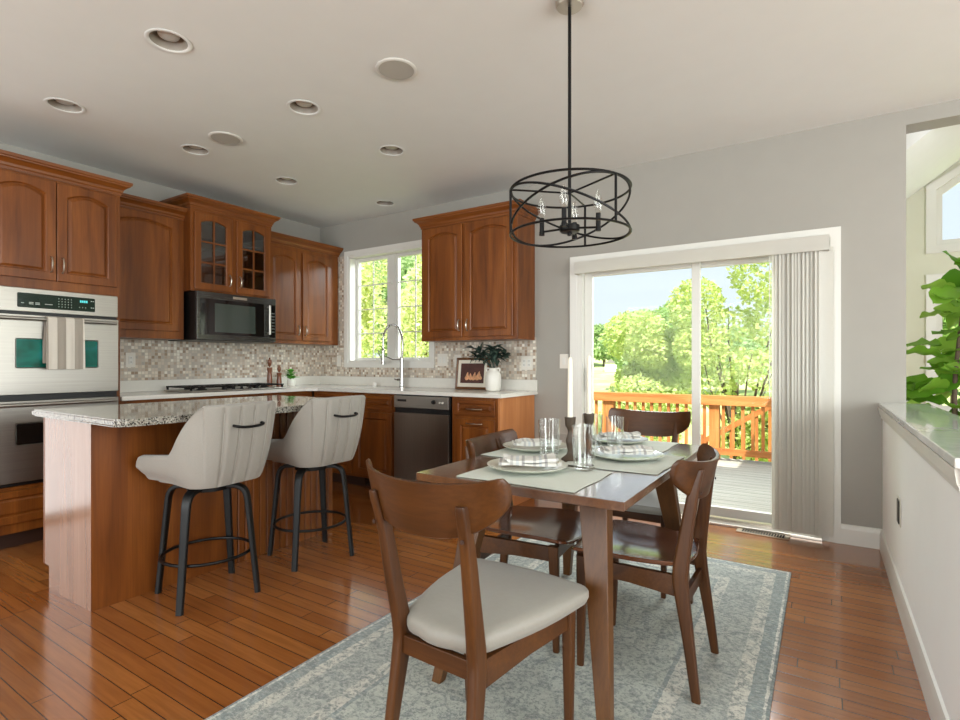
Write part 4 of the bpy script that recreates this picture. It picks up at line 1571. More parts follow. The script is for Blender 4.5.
def dining_chair(label, loc, rz, padded, group):
    t = thing('dining_chair', label, 'chair', loc, rz, group)
    top = 0.834 if padded else 0.80
    dz = 0.0 if padded else -0.062
    ytop = -0.288 if padded else -0.243
    xs_, xf_, ys_ = (0.130, 0.148, -0.204) if padded else (0.173, 0.192, -0.186)
    yfr = 0.205 if padded else 0.19
    for s in (-1, 1):
        b = MB()
        st = [((s * xf_, ys_ - 0.055, 0.0), 0.026, 0.030), ((s * lerp(xf_, xs_, 0.45), ys_ - 0.028, 0.20), 0.031, 0.040), ((s * lerp(xf_, xs_, 0.9), ys_ - 0.001, 0.38), 0.035, 0.054), ((s * xs_, ys_, 0.45), 0.035, 0.056),
              ((s * lerp(xs_, 0.148, 0.35), lerp(ys_, ytop, 0.3), 0.58), 0.033, 0.048), ((s * lerp(xs_, 0.148, 0.7), lerp(ys_, ytop, 0.66), lerp(0.58, top, 0.62)), 0.030, 0.040), ((s * 0.148, ytop, top), 0.027, 0.032), ((s * 0.148, ytop - 0.003, top + 0.010), 0.018, 0.020)]
        P = [Vector(p) for p, _, _ in st]
        rings = []
        n = 5
        for i in range(len(st) - 1):
            p0, p1, p2, p3 = P[max(i - 1, 0)], P[i], P[i + 1], P[min(i + 2, len(P) - 1)]
            for k in range(n if i < len(st) - 2 else n + 1):
                q = k / n
                c = 0.5 * ((2 * p1) + (-p0 + p2) * q + (2 * p0 - 5 * p1 + 4 * p2 - p3) * q * q + (-p0 + 3 * p1 - 3 * p2 + p3) * q ** 3)
                w, d = lerp(st[i][1], st[i + 1][1], q), lerp(st[i][2], st[i + 1][2], q)
                rings.append([Vector((c.x + u, c.y + v, c.z)) for u, v in rrect(w, d, min(w, d) * 0.32, 3)])
        b.loft(rings, True, True)
        b.o('leg', 'walnut', t, smooth=50)
        b = MB()
        taper(b, (s * 0.196, yfr - 0.01, 0.435), (s * 0.192, yfr, 0.0), 0.034, 0.044, 0.024, 0.026, 2, 0.007)
        b.o('leg', 'walnut', t, smooth=50)
        b = MB()          # side rail
        rings = []
        for y, z0, z1 in ((ys_ + 0.02, 0.350, 0.425), (0.0, 0.368, 0.428), (yfr - 0.028, 0.372, 0.430)):
            xx = s * lerp(xs_, 0.196, (y - ys_) / (yfr - ys_))
            rings.append([Vector((xx - .010, y, z0)), Vector((xx + .010, y, z0)), Vector((xx + .010, y, z1)), Vector((xx - .010, y, z1))])
        b.loft(rings, True, True)
        b.o('rail', 'walnut_x', t, smooth=0)
    b = MB()
    b.box(-0.180, 0.180, yfr - 0.02, yfr, 0.372, 0.430, 0.003)
    b.o('rail', 'walnut_x', t)
    b = MB()
    zr = 0.375 if padded else 0.295
    b.box(-xs_ + 0.012, xs_ - 0.012, ys_ - 0.012, ys_ + 0.008, zr, zr + 0.052, 0.003)
    b.o('rail', 'walnut_x', t)
    ol = seat_outline(0.50, 0.275, -0.215, 0.292, 0.075) if padded else seat_outline(0.465, 0.375, -0.195, 0.235, 0.075)
    b = MB()
    if padded:
        zt = lambda x, y: 0.497 - 0.10 * (x * x) - 0.16 * max(0, y - 0.05) ** 2 - 0.008 * abs(y)
        disc(b, ol, [(0.90, lambda x, y: 0.4305), (0.975, lambda x, y: 0.436), (1.0, lambda x, y: 0.452), (1.0, lambda x, y: 0.464), (0.985, lambda x, y: 0.476 - 0.05 * x * x), (0.94, lambda x, y: zt(x, y) - 0.010), (0.85, lambda x, y: zt(x, y) - 0.003), (0.6, zt), (0.3, zt), (0.05, zt)])
        b.o('seat', 'seat_fab', t, smooth=60)
    else:
        zt = lambda x, y: 0.448 + 0.55 * x * x + 0.25 * max(0, -y) ** 2 - 0.35 * max(0, y - 0.08) ** 2
        lay = [(0.5, lambda x, y: zt(x, y) - 0.0165), (0.98, lambda x, y: zt(x, y) - 0.0165), (1.0, lambda x, y: zt(x, y) - 0.012), (1.0, lambda x, y: zt(x, y) - 0.004), (0.985, zt), (0.8, zt), (0.55, zt), (0.3, zt), (0.05, zt)]
        disc(b, ol, lay)
        b.o('seat', 'walnut_seat', t, smooth=40)
    # curved plywood backrest
    b = MB()
    nx = 36
    zc = 0.826 + dz
    ring = []
    for i in range(nx + 1):
        u = -1 + 2 * i / nx
        au = abs(u)
        x = 0.240 * math.sin(u * 1.12) / math.sin(1.12)
        yc = ytop - 0.016 + 0.10 * u * u
        zu = 0.893 + 0.022 * u * u + dz
        zl = 0.750 + 0.096 * au ** 2.4 + dz
        if au > 0.90:
            q = (au - 0.90) / 0.10
            r = 1 - math.sqrt(max(0, 1 - q * q))
            zu -= 0.020 * r
            zl += 0.016 * r
        th = 0.007
        pts = []
        nz = 6
        for k in range(nz + 1):
            z = lerp(zl, zu, k / nz)
            pts.append(Vector((x, yc - th - 0.26 * (z - zc), z)))
        pts.append(Vector((x, yc - 0.26 * (zu - zc), zu + 0.003)))
        for k in range(nz, -1, -1):
            z = lerp(zl, zu, k / nz)
            pts.append(Vector((x, yc + th - 0.26 * (z - zc), z)))
        pts.append(Vector((x, yc - 0.26 * (zl - zc), zl - 0.003)))
        ring.append(pts)
    b.loft(ring, True, True)
    br = b.o('backrest', 'walnut_x', t, smooth=50)
    for s in (-1, 1):
        b = MB()
        zz = top - 0.075
        yy = lerp(ys_, ytop, 0.30 + 0.70 * (zz - 0.58) / (top - 0.58)) - 0.0195
        m = b.mark()
        b.lathe([(0.0, 0), (0.0055, 0), (0.0055, 0.003), (0.0, 0.003)], n=10)
        b.xf(m, Matrix.Translation((s * 0.1505, yy, zz)) @ Matrix.Rotation(R(90), 4, 'X'))
        b.o('screw_cap', 'kick', t)
    return t


UP, WD = 'dining chairs with grey padded seats', 'dining chairs with bare wooden seats'
dining_chair('walnut dining chair with grey padded seat, back turned to the camera, nearest', (-0.868, 1.352, RZ), R(-2.5), True, UP)
dining_chair('walnut dining chair with grey padded seat on the far side before the glass door', (-0.875, 2.985, RZ), R(180), True, UP)
dining_chair('all-wood dining chair at the side of the table towards the half wall', (-0.617, 2.178, RZ), R(90), False, WD)
dining_chair('all-wood dining chair at the side of the table facing away from the dishwasher', (-1.135, 2.19, RZ), R(-84), False, WD)

# ------------------------------------------------------------ tableware
TZ = 0.7895


def placemat(label, x0, x1, y0, y1, rz=0.0, seed=0):
    cx, cy = (x0 + x1) / 2, (y0 + y1) / 2
    w, h = x1 - x0, y1 - y0
    b = MB()
    nx, ny = 22, 22
    f = lambda x, y: 0.0012 + 0.0022 * (1 + math.sin(x * 27 + 3 * math.sin(y * 15 + seed) + seed)) * min(1, 8 * min(w / 2 - abs(x), h / 2 - abs(y)) + 0.15)
    top = [[Vector((lerp(-w / 2, w / 2, i / nx), lerp(-h / 2, h / 2, j / ny), 0)) for i in range(nx + 1)] for j in range(ny + 1)]
    for r_ in top:
        for p in r_:
            p.x += 0.003 * math.sin(p.y * 22 + seed)
            p.y += 0.003 * math.sin(p.x * 19 + seed * 2)
            p.z = f(p.x, p.y) + 0.002
    rings = []
    for r_ in top:
        rings.append([Vector((p.x, p.y, p.z)) for p in r_] + [Vector((p.x, p.y, max(0.0002, p.z - 0.0025))) for p in reversed(r_)])
    b.loft(rings, True, True)
    o = b.o('placemat', 'mat_cloth', smooth=60)
    o.location = (cx, cy, TZ)
    o.rotation_euler = (0, 0, rz)
    return tag(o, label, 'placemat', 'sage cloth placemats')


placemat('pale sage placemat at the table end nearest the camera', -1.115, -0.66, 1.575, 1.945, 0, 1)
placemat('pale sage placemat on the table side by the half-wall chair', -0.885, -0.508, 1.985, 2.43, 0, 2)
placemat('pale sage placemat at the table end by the glass door', -1.10, -0.62, 2.47, 2.835, 0, 3)
placemat('pale sage placemat on the table side nearest the kitchen', -1.28, -0.91, 2.0, 2.46, 0, 4)

PL = [(0.0, 0.002), (0.055, 0.0), (0.09, 0.0), (0.095, 0.004), (0.135, 0.012), (0.153, 0.020), (0.154, 0.0225), (0.150, 0.0225), (0.132, 0.0165), (0.095, 0.0085), (0.05, 0.0075), (0.0, 0.0075)]
WHO = ['nearest the camera, at the table end', 'by the half-wall side chair', 'at the table end before the glass door', 'on the kitchen side of the table']
spots = [(-0.945, 1.80), (-0.705, 2.245), (-0.885, 2.665), (-1.13, 2.235)]
ZM = TZ + 0.0062
for i, (x, y) in enumerate(spots):
    b = MB()
    b.lathe(PL, n=44)
    p = b.o('dinner_plate', 'plate', smooth=60)
    p.location = (x, y, ZM)
    tag(p, 'round sage-white dinner plate ' + WHO[i], 'plate', 'dinner plates')
for i, (x, y) in enumerate(spots):
    t = thing('napkin', 'folded striped linen napkin on the plate ' + WHO[i], 'napkin', (x, y, ZM + 0.0235), R((28, 24, 30, 35)[i]), 'folded napkins')
    for (k, w, h, rot, dx, z) in ((0, 0.215, 0.115, 0, 0, 0.0), (1, 0.195, 0.10, R(9), 0.012, 0.011)):
        b = MB()
        nx, ny = 20, 10
        rings = []
        for j in range(ny + 1):
            v = -1 + 2 * j / ny
            up_, dn = [], []
            for ii in range(nx + 1):
                u = -1 + 2 * ii / nx
                wv = 0.0035 * math.sin(3.1 * u + 2.3 * v + i * 1.7 + k * 2) + 0.002 * math.sin(7 * u - 4 * v + i)
                edge = 0.006 * (abs(u) ** 6) * (1 if (i + k) % 2 else -0.3)
                X_ = u * w / 2 * (1 + 0.04 * math.sin(3 * v + i))
                Y_ = v * h / 2 * (1 + 0.10 * math.sin(2.5 * u + i + k))
                up_.append(Vector((X_, Y_, z + 0.0105 + wv * 0.8 + edge)))
                dn.append(Vector((X_, Y_, z + 0.0005 + max(0, wv * 0.5 + edge))))
            rings.append(up_ + list(reversed(dn)))
        b.loft(rings, True, True)
        m = Matrix.Translation((dx, 0, 0)) @ Matrix.Rotation(rot, 4, 'Z')
        b.xf(0, m)
        b.o('fold', 'napkin', t, smooth=60)

TUM = [(0.0, 0.0), (0.030, 0.0), (0.033, 0.004), (0.0365, 0.06), (0.039, 0.138), (0.0375, 0.139), (0.035, 0.06), (0.031, 0.014), (0.0, 0.012)]
for (x, y, k, lab) in ((-0.762, 1.915, 1.2, 'clear drinking glass right of the plate nearest the camera'), (-0.985, 2.075, 1.18, 'clear ribbed drinking glass beside the kitchen-side plate'),
                       (-0.828, 2.465, 1.08, 'clear drinking glass by the plate before the glass door'), (-0.915, 2.40, 1.21, 'clear drinking glass standing behind the two candlesticks')):
    b = MB()
    b.lathe([(r * k, z * k) for r, z in TUM], n=30)
    g = b.o('drinking_glass', 'tumbler', smooth=60)
    g.location = (x, y, TZ + (0.0065 if k != 1.21 else 0.0005))
    tag(g, lab, 'glass', 'drinking glasses')

CS = [(0.0, 0.0), (0.036, 0.0), (0.038, 0.008), (0.030, 0.016), (0.016, 0.028), (0.011, 0.045), (0.017, 0.075), (0.019, 0.09), (0.012, 0.115), (0.009, 0.13), (0.012, 0.142), (0.021, 0.158), (0.023, 0.185), (0.024, 0.197), (0.013, 0.197), (0.013, 0.180), (0.0, 0.180)]
for (x, y, k, lab, lab2) in ((-0.895, 2.09, 0.93, 'turned dark wooden candlestick, the one of two nearer the kitchen', 'tall ivory taper candle in the candlestick nearer the kitchen'),
                             (-0.855, 2.20, 0.97, 'turned dark wooden candlestick, the one of two nearer the glass door', 'tall ivory taper candle in the candlestick nearer the glass door')):
    b = MB()
    b.lathe([(r, z * k) for r, z in CS], n=22)
    s = b.o('candlestick', 'stick', smooth=60)
    s.location = (x, y, TZ + 0.0005)
    tag(s, lab, 'candlestick', 'wooden candlesticks')
    c = thing('taper_candle', lab2, 'candle', (x, y, TZ + 0.0008 + 0.180 * k), 0, 'taper candles')
    b = MB()
    b.lathe([(0.0115, 0.0), (0.0115, 0.02), (0.0095, 0.255), (0.006, 0.265), (0.0, 0.268)], n=16)
    b.o('wax', 'wax', c, smooth=60)
    b = MB()
    b.tube([(0, 0, 0.2665), (0.001, 0, 0.278)], 0.001, 5)
    b.o('wick', 'plastic', c)

# ------------------------------------------------------------ counter stools
def bar_stool(label, loc, rz, swivel):
    t = thing('counter_stool', label, 'stool', loc, rz, 'upholstered counter stools')
    # wrap-around upholstered shell: section swept round a U in plan
    hw, yb_, yf = 0.248, -0.238, 0.225
    def plan(u):
        """u in -1..1 round the U, returns outer point and outward normal; back centre at u=0"""
        r = 0.16
        La = (yf - yb_ - r)
        Lc = math.pi / 2 * r
        Lb = hw - r
        tot = Lb + Lc + La
        s_ = abs(u) * tot
        sg = 1 if u >= 0 else -1
        if s_ < Lb:
            return Vector((sg * s_, yb_, 0)), Vector((0, -1, 0)), s_
        if s_ < Lb + Lc:
            a = (s_ - Lb) / r
            return Vector((sg * (Lb + r * math.sin(a)), yb_ + r - r * math.cos(a), 0)), Vector((sg * math.sin(a), -math.cos(a), 0)), s_
        d = s_ - Lb - Lc
        return Vector((sg * hw, yb_ + r + d, 0)), Vector((sg, 0, 0)), s_
    n = 220
    SW = Matrix.Rotation(swivel, 4, 'Z') @ Matrix.Translation((0.018, 0, 0))
    seams = [-0.125, -0.04, 0.045, 0.13]
    rings = []
    def height(s_):
        # back, raked slope, then low arm
        if s_ < 0.200:
            return 1.0 - 0.10 * s_ * s_
        if s_ < 0.40:
            q = (s_ - 0.200) / 0.20
            q = q * q * (3 - 2 * q) * 0.6 + q * 0.4
            return lerp(0.996, 0.755, q)
        return lerp(0.755, 0.74, (s_ - 0.40) / 0.2)
    for i in range(n + 1):
        u = -1 + 2 * i / n
        p, nr, s_ = plan(u)
        sg = 1 if u >= 0 else -1
        h = height(s_)
        z0 = 0.590 + 0.02 * min(1, max(0, s_ - 0.3) / 0.2)
        if abs(u) > 0.945:       # rounded arm front
            q = (abs(u) - 0.945) / 0.055
            rr = 1 - math.sqrt(max(0, 1 - q * q))
            h -= 0.035 * rr
            z0 += 0.028 * rr
        groove = 0
        for g in seams:
            dd = abs(sg * s_ - g)
            groove += 0.010 * math.exp(-(dd / 0.008) ** 2)
        puff = 0.004
        th = 0.048
        sec = []
        nz = 10
        for k in range(nz + 1):
            z = lerp(z0 + 0.02, h - 0.015, k / nz)
            q = k / nz
            lean = 0.10 * max(0, z - 0.62) * (0.55 if s_ > 0.2 else 1)
            tuck = 0.035 * (1 - q) ** 3
            gz = groove * (1 if q < 0.93 else 0.3)
            pinch = 0.0
            if abs(z - 0.885) < 0.05 and s_ < 0.13:
                pinch = 0.008 * math.exp(-((abs(sg * s_ - 0.0) - 0.075) / 0.02) ** 2) * math.exp(-((z - 0.885) / 0.02) ** 2)
            sec.append(p + nr * (lean - tuck - gz + puff - pinch) + Vector((0, 0, z)))
        lt = 0.10 * max(0, h - 0.62)
        sec.append(p + nr * (lt - 0.006 - groove * .3) + Vector((0, 0, h - 0.004)))
        sec.append(p + nr * (lt - th * 0.5) + Vector((0, 0, h)))
        sec.append(p + nr * (lt - th + 0.006) + Vector((0, 0, h - 0.004)))
        for k in range(nz, -1, -1):
            z = lerp(0.66, h - 0.015, k / nz) if h > 0.7 else lerp(z0 + 0.03, h - 0.015, k / nz)
            lean = 0.10 * max(0, z - 0.62) * (0.55 if s_ > 0.2 else 1)
            sec.append(p + nr * (lean - th) + Vector((0, 0, z)))
        sec.append(p + nr * (-th) + Vector((0, 0, z0 + 0.004)))
        sec.append(p + nr * (-0.042) + Vector((0, 0, z0)))
        rings.append(sec)
    b = MB()
    b.loft(rings, True, True)
    b.xf(0, SW)
    sh = b.o('backrest', 'stool_fab', t, smooth=60)
    b = MB()
    for g in seams:
        pts = []
        tot = (hw - .16) + math.pi / 2 * .16 + (yf - yb_ - .16)
        p, nr, s_ = plan(g / tot)
        h = height(abs(g))
        for k in range(9):
            z = lerp(0.625, h - 0.022, k / 8)
            q = k / 8
            lean = 0.10 * max(0, z - 0.62)
            pts.append(p + nr * (lean - 0.035 * (1 - q) ** 3 - 0.0045) + Vector((0, 0, z)))
        b.tube(pts, 0.0022, 5)
    b.xf(0, SW)
    b.o('piping', 'stool_seam', sh)
    b = MB()
    ol = [(x, y) for x, y in rrect(0.375, 0.40, 0.10, 6, 0, 0.025)]
    disc(b, ol, [(0.85, lambda x, y: 0.592), (0.99, lambda x, y: 0.597), (1.0, lambda x, y: 0.63), (1.0, lambda x, y: 0.67), (0.97, lambda x, y: 0.685), (0.8, lambda x, y: 0.694), (0.4, lambda x, y: 0.697), (0.05, lambda x, y: 0.698)])
    b.xf(0, SW)
    b.o('seat', 'stool_fab', t, smooth=60)
    b = MB()
    yh_ = yb_ - 0.10 * (0.885 - 0.62) - 0.004
    b.tube(smooth_path([(-0.085, yh_ + 0.006, 0.893), (-0.078, yh_ - 0.022, 0.889), (-0.04, yh_ - 0.031, 0.883), (0.04, yh_ - 0.031, 0.883), (0.078, yh_ - 0.022, 0.889), (0.085, yh_ + 0.006, 0.893)], 6), 0.0068, 10)
    b.xf(0, SW)
    b.o('handle', 'black', t)
    b = MB()
    b.lathe([(0.0, 0.545), (0.10, 0.545), (0.10, 0.5895), (0.0, 0.5895)], n=24)
    b.o('swivel_plate', 'black', t)
    for sx_ in (-1, 1):
        for sy_ in (-1, 1):
            b = MB()
            path = [(0.07, 0.07, 0.560), (0.115, 0.112, 0.556), (0.142, 0.138, 0.520), (0.153, 0.148, 0.42), (0.166, 0.161, 0.25), (0.186, 0.178, 0.0)]
            P = smooth_path([(sx_ * x, sy_ * y + 0.01, z) for x, y, z in path], 5)
            rings = []
            rad = Vector((sx_, sy_, 0)).normalized()
            tan = Vector((-rad.y, rad.x, 0))
            for i, c in enumerate(P):
                d = (P[min(i + 1, len(P) - 1)] - P[max(i - 1, 0)]).normalized()
                nn = tan.cross(d).normalized()
                q = i / (len(P) - 1)
                w, th = lerp(0.052, 0.032, q), lerp(0.022, 0.024, q)
                rings.append([c + tan * u + nn * v for u, v in rrect(w, th, 0.006, 2)])
            b.loft(rings, True, True)
            b.o('leg', 'blackwood', t, smooth=50)
    b = MB()
    b.tube([(0.215 * math.cos(2 * math.pi * k / 40), 0.208 * math.sin(2 * math.pi * k / 40) + 0.01, 0.215) for k in range(40)], 0.0085, 8, loop=True)
    b.o('foot_ring', 'black', t)
    return t


bar_stool('oatmeal upholstered counter stool with black legs, nearer the camera', (-2.700, 1.575, 0.0005), R(78), R(19))
bar_stool('oatmeal upholstered counter stool with black legs, farther from the camera', (-2.680, 2.225, 0.0005), R(76), R(16))

# ------------------------------------------------------------ chandelier
cx, cy = -0.945, 2.20
ch = thing('chandelier', 'black open drum chandelier with crossed hoops and four candle bulbs', 'chandelier', (cx, cy, 0))
b = MB()
b.lathe([(0.0, 2.775), (0.055, 2.775), (0.062, 2.785), (0.062, 2.7995), (0.0, 2.7995)], n=28)
b.o('canopy', 'nickel', ch)
b = MB()
b.tube([(0, 0, 1.80), (0, 0, 2.776)], 0.0075, 10)
b.o('rod', 'black', ch)
RR, ZT, ZBt = 0.262, 1.964, 1.770
RV, NV = Vector((0.841, 0.541, 0)), Vector((0.541, -0.841, 0))
pt = lambda a, r, z: RV * (r * math.cos(a)) + NV * (r * math.sin(a)) + Vector((0, 0, z))
for z in (ZT, ZBt):
    b = MB()
    b.tube([pt(2 * math.pi * k / 72, RR, z) for k in range(72)], 0.0052, 6, loop=True)
    b.o('ring', 'black', ch)
for ph_ in (R(55), R(178)):
    b = MB()
    b.tube([pt(2 * math.pi * k / 72, RR - 0.004, (ZT + ZBt) / 2 + (ZT - ZBt) / 2 * math.cos(2 * math.pi * k / 72 - ph_)) for k in range(72)], 0.0052, 6, loop=True)
    b.o('hoop', 'black', ch)
for a in (R(55), R(178), R(296)):
    b = MB()
    b.tube([pt(a, RR, ZBt), pt(a, RR, ZT)], 0.0055, 6)
    b.o('upright', 'black', ch)
    b = MB()
    b.tube([pt(a, RR, ZT), pt(a, 0.006, ZT - 0.012)], 0.0042, 6)
    b.o('spoke', 'black', ch)
b = MB()
b.lathe([(0.0, 1.762), (0.010, 1.764), (0.010, 1.775), (0.038, 1.778), (0.044, 1.785), (0.044, 1.808), (0.02, 1.815), (0.0, 1.815)], n=24)
b.o('hub', 'black', ch)
for a in (R(20), R(110), R(200), R(290)):
    b = MB()
    e = pt(a, 0.125, 1.79)
    b.tube([pt(a, 0.04, 1.795), e], 0.005, 6)
    b.lathe([(0.0, -0.018), (0.012, -0.016), (0.012, 0.0), (0.0105, 0.002), (0.0105, 0.062), (0.0, 0.062)], e, 14)
    b.o('candle_arm', 'black', ch)
    b = MB()
    b.lathe([(0.008, 0.0625), (0.012, 0.07), (0.019, 0.092), (0.0195, 0.108), (0.013, 0.136), (0.005, 0.160), (0.0, 0.167)], e, 14, cap=False)
    b.o('bulb', 'bulb', ch, smooth=60)

# ------------------------------------------------------------ ceiling lights and speakers
LAB = ['white recessed ceiling light nearest the camera, over the near end of the island', 'white recessed ceiling light in front of the oven tower, leftmost of the seven', 'white recessed ceiling light over the stools between the two round speakers',
       'white recessed ceiling light over the cooktop side, beside the smaller-looking speaker', 'white recessed ceiling light before the sink window, left of the chandelier', 'white recessed ceiling light before the corner wall cabinet',
       'white recessed ceiling light nearest the sink window, the smallest in view']


def can_light(label, loc):
    t = thing('recessed_light', label, 'ceiling light', loc, 0, 'recessed ceiling lights')
    b = MB()
    b.lathe([(0.086, 0.0), (0.102, -0.0005), (0.104, -0.003), (0.100, -0.006), (0.088, -0.005), (0.084, 0.0)], n=36, cap=False)
    b.o('trim_ring', 'ceil', t, smooth=60)
    b = MB()
    b.lathe([(0.0845, -0.001), (0.070, 0.055), (0.064, 0.075), (0.064, 0.079), (0.0, 0.079)], n=36, cap=False)
    b.lathe([(0.0865, -0.001), (0.072, 0.06), (0.068, 0.085), (0.0, 0.085)], n=36, cap=False)
    b.o('baffle', 'baffle', t, smooth=60)
    b = MB()
    b.lathe([(0.030, 0.0785), (0.036, 0.06), (0.048, 0.040), (0.050, 0.030), (0.046, 0.022), (0.025, 0.018), (0.0, 0.0175)], n=28)
    b.o('bulb', 'lamp_face', t, smooth=60)
    return t


cl = can_light(LAB[0], (*LIGHTS[0], ZC))
for i in range(1, 7):
    copy_tree(cl, LAB[i], (*LIGHTS[i], ZC))
for (x, y, lab) in ((-1.955, 2.195, 'round flush ceiling speaker nearer the chandelier'), (-3.575, 2.21, 'round flush ceiling speaker farther in, near the cooktop light')):
    t = thing('ceiling_speaker', lab, 'speaker', (x, y, ZC - 0.0005), 0, 'ceiling speakers')
    b = MB()
    b.lathe([(0.094, -0.001), (0.112, -0.001), (0.113, -0.004), (0.108, -0.008), (0.096, -0.008)], n=40, cap=False)
    b.o('rim', 'white', t, smooth=60)
    b = MB()
    b.lathe([(0.0, -0.006), (0.095, -0.006), (0.095, 0.0), (0.0, 0.0)], n=40)
    b.o('grille', 'grille_grey', t)

# ------------------------------------------------------------ vertical blind, floor register
vb = thing('vertical_blind', 'white vertical blind with a flat valance, drawn to the right of the glass door', 'blind', (0, 0, 0))
b = MB()
b.box(DX0 + 0.003, DX1 + 0.012, YB - 0.115, YB - 0.103, 1.945, 2.045, 0.002)
b.box(DX0 + 0.003, DX0 + 0.012, YB - 0.103, YB - 0.021, 1.945, 2.045)
b.box(DX1 + 0.003, DX1 + 0.012, YB - 0.103, YB - 0.021, 1.945, 2.045)
b.o('valance', 'blind', vb)
b = MB()
b.box(DX0 + 0.02, DX1 - 0.005, YB - 0.075, YB - 0.035, 1.985, 2.02)
b.o('head_rail', 'blind', vb)
n = 13
for k in range(n):
    x = lerp(-0.262, 0.012, k / (n - 1)) + rng.uniform(-0.003, 0.003)
    a = R(24 if 0 < k < n - 1 else (12 if k == 0 else 24)) + rng.uniform(-.16, .16)
    b = MB()
    rings = []
    for z in (0.045, 1.975):
        o_, i_ = [], []
        for j in range(7):
            u = -0.044 + 0.088 * j / 6
            bow = 0.006 * (1 - (u / 0.044) ** 2)
            px_, py_ = u * math.cos(a) - bow * math.sin(a), u * math.sin(a) + bow * math.cos(a)
            nx_, ny_ = -math.sin(a) * 0.0012, math.cos(a) * 0.0012
            o_.append(Vector((x + px_ + nx_, YB - 0.062 + py_ + ny_, z)))
            i_.append(Vector((x + px_ - nx_, YB - 0.062 + py_ - ny_, z)))
        rings.append(o_ + list(reversed(i_)))
    b.loft(rings, True, True)
    b.o('vane', 'blind', vb, smooth=30)
b = MB()
b.tube([(-0.315, YB - 0.085, 1.98), (-0.315, YB - 0.085, 0.95)], 0.0035, 6)
b.o('wand', 'white', vb)

fr = thing('floor_register', 'tan metal slotted heating register in the floor before the glass door', 'floor register', (-0.358, 4.222, 0.0005), R(-3))
b = MB()
b.box(-0.165, 0.165, -0.055, 0.055, 0.0, 0.005, 0.002)
b.o('frame', plain('tan_register_metal', srgb(150, 134, 112), 0.75), fr)
b = MB()
for k in range(16):
    x = -0.130 + 0.0168 * k
    b.box(x, x + 0.0105, -0.038, 0.038, 0.0051, 0.0058)
b.o('slot', plain('dark_slot', srgb(10, 9, 8), 0.95, spec=0.05), fr, smooth=0)

# ------------------------------------------------------------ fig tree in the sunroom
fig = thing('fiddle_leaf_fig', 'tall fiddle-leaf fig tree in a pot behind the half wall', 'potted tree', (0.77, 4.66, 0.0005))
b = MB()
b.lathe([(0.0, 0.0), (0.13, 0.0), (0.16, 0.03), (0.18, 0.30), (0.185, 0.33), (0.17, 0.33), (0.165, 0.29), (0.0, 0.285)], n=30)
b.o('pot', 'ceramic', fig, smooth=60)
b = MB()
b.lathe([(0.0, 0.2855), (0.16, 0.2855), (0.162, 0.295), (0.0, 0.30)], n=24)
b.o('soil', 'soil', fig)
b = MB()
stems = [smooth_path([(0.0, 0, 0.29), (-0.03, 0.0, 0.7), (-0.045, -0.02, 1.0), (-0.02, 0.0, 1.35), (0.02, 0.0, 1.78)], 8),
         smooth_path([(0.02, 0, 0.29), (0.03, 0.0, 0.75), (0.10, 0.02, 1.1), (0.16, 0.05, 1.5), (0.18, 0.05, 1.8)], 8)]
for s in stems:
    b.tube(s, [lerp(0.020, 0.008, i / (len(s) - 1)) for i in range(len(s))], 8)
b.o('trunk', 'bark', fig, smooth=60)
V, F = [], []
rg = random.Random(11)


def fig_leaf(base, d, L, W, roll=0.0):
    d = Vector(d).normalized()
    s = (Matrix.Rotation(roll, 3, d) @ d.cross(Vector((0, 0, 1)))).normalized()
    nn = s.cross(d)
    i0 = len(V)
    wid = [0.10, 0.55, 0.72, 0.66, 0.85, 1.0, 0.92, 0.6, 0.12]
    m = len(wid) - 1
    for k, w in enumerate(wid):
        t = k / m
        c = Vector(base) + d * (L * t) - nn * (0.28 * L * t * t)
        for q in (-1, -0.5, 0, 0.5, 1):
            V.append(c + s * (q * w * W / 2) + nn * (0.10 * W * abs(q) * w + 0.012 * math.sin(k * 2.1 + q * 4) * abs(q)))
    for k in range(m):
        for q in range(4):
            a = i0 + 5 * k + q
            F.append((a, a + 1, a + 6, a + 5))


for si, s in enumerate(stems):
    for k in range(44):
        i = rg.randrange(11, len(s))
        z = s[i]
        az = k * 2.4 + rg.uniform(-0.4, 0.4)
        up_ = rg.uniform(-0.5, 0.6)
        L = rg.uniform(0.18, 0.27)
        dv = Vector((math.cos(az), math.sin(az), up_))
        base = z + dv.normalized() * rg.uniform(0.03, 0.10)
        e = base + dv.normalized() * L
        if e.x + fig.location.x < 0.46:
            dv.x *= 0.6
            base = z + dv.normalized() * 0.03
            L = min(L, max(0.10, (z.x + fig.location.x - 0.46) / max(0.2, -dv.normalized().x) - 0.03))
        fig_leaf(base, dv, L, L * rg.uniform(0.66, 0.82), rg.uniform(-1.0, 1.0))
arr_mesh('foliage', V, F, 'fig_leaf', fig, True)

# ------------------------------------------------------------ outdoors
b = MB()
b.box(-3.4, 0.27, YB + WT + 0.001, 7.95, -0.22, -0.10)
dk = struct(b.o('deck_floor', 'deck', smooth=0))
RYL = 7.80
rail = thing('deck_railing', 'honey-coloured wooden deck railing beyond the glass door', 'railing', (0, 0, 0))
for x in (-3.34, -2.69, -1.24, 0.15):
    b = MB()
    b.box(x - 0.062, x + 0.062, RYL - 0.062, RYL + 0.062, -0.0995, 0.72, 0.006)
    b.o('post', 'pine', rail)
b = MB()
b.box(-3.42, 0.25, RYL - 0.09, RYL + 0.09, 0.7205, 0.76, 0.005)
b.box(-3.40, 0.22, RYL - 0.10, RYL - 0.065, 0.635, 0.72, 0.003)
b.o('top_rail', 'pine_x', rail)
b = MB()
b.box(-3.40, 0.22, RYL - 0.10, RYL - 0.065, -0.02, 0.065, 0.003)
b.o('bottom_rail', 'pine_x', rail)
x = -3.25
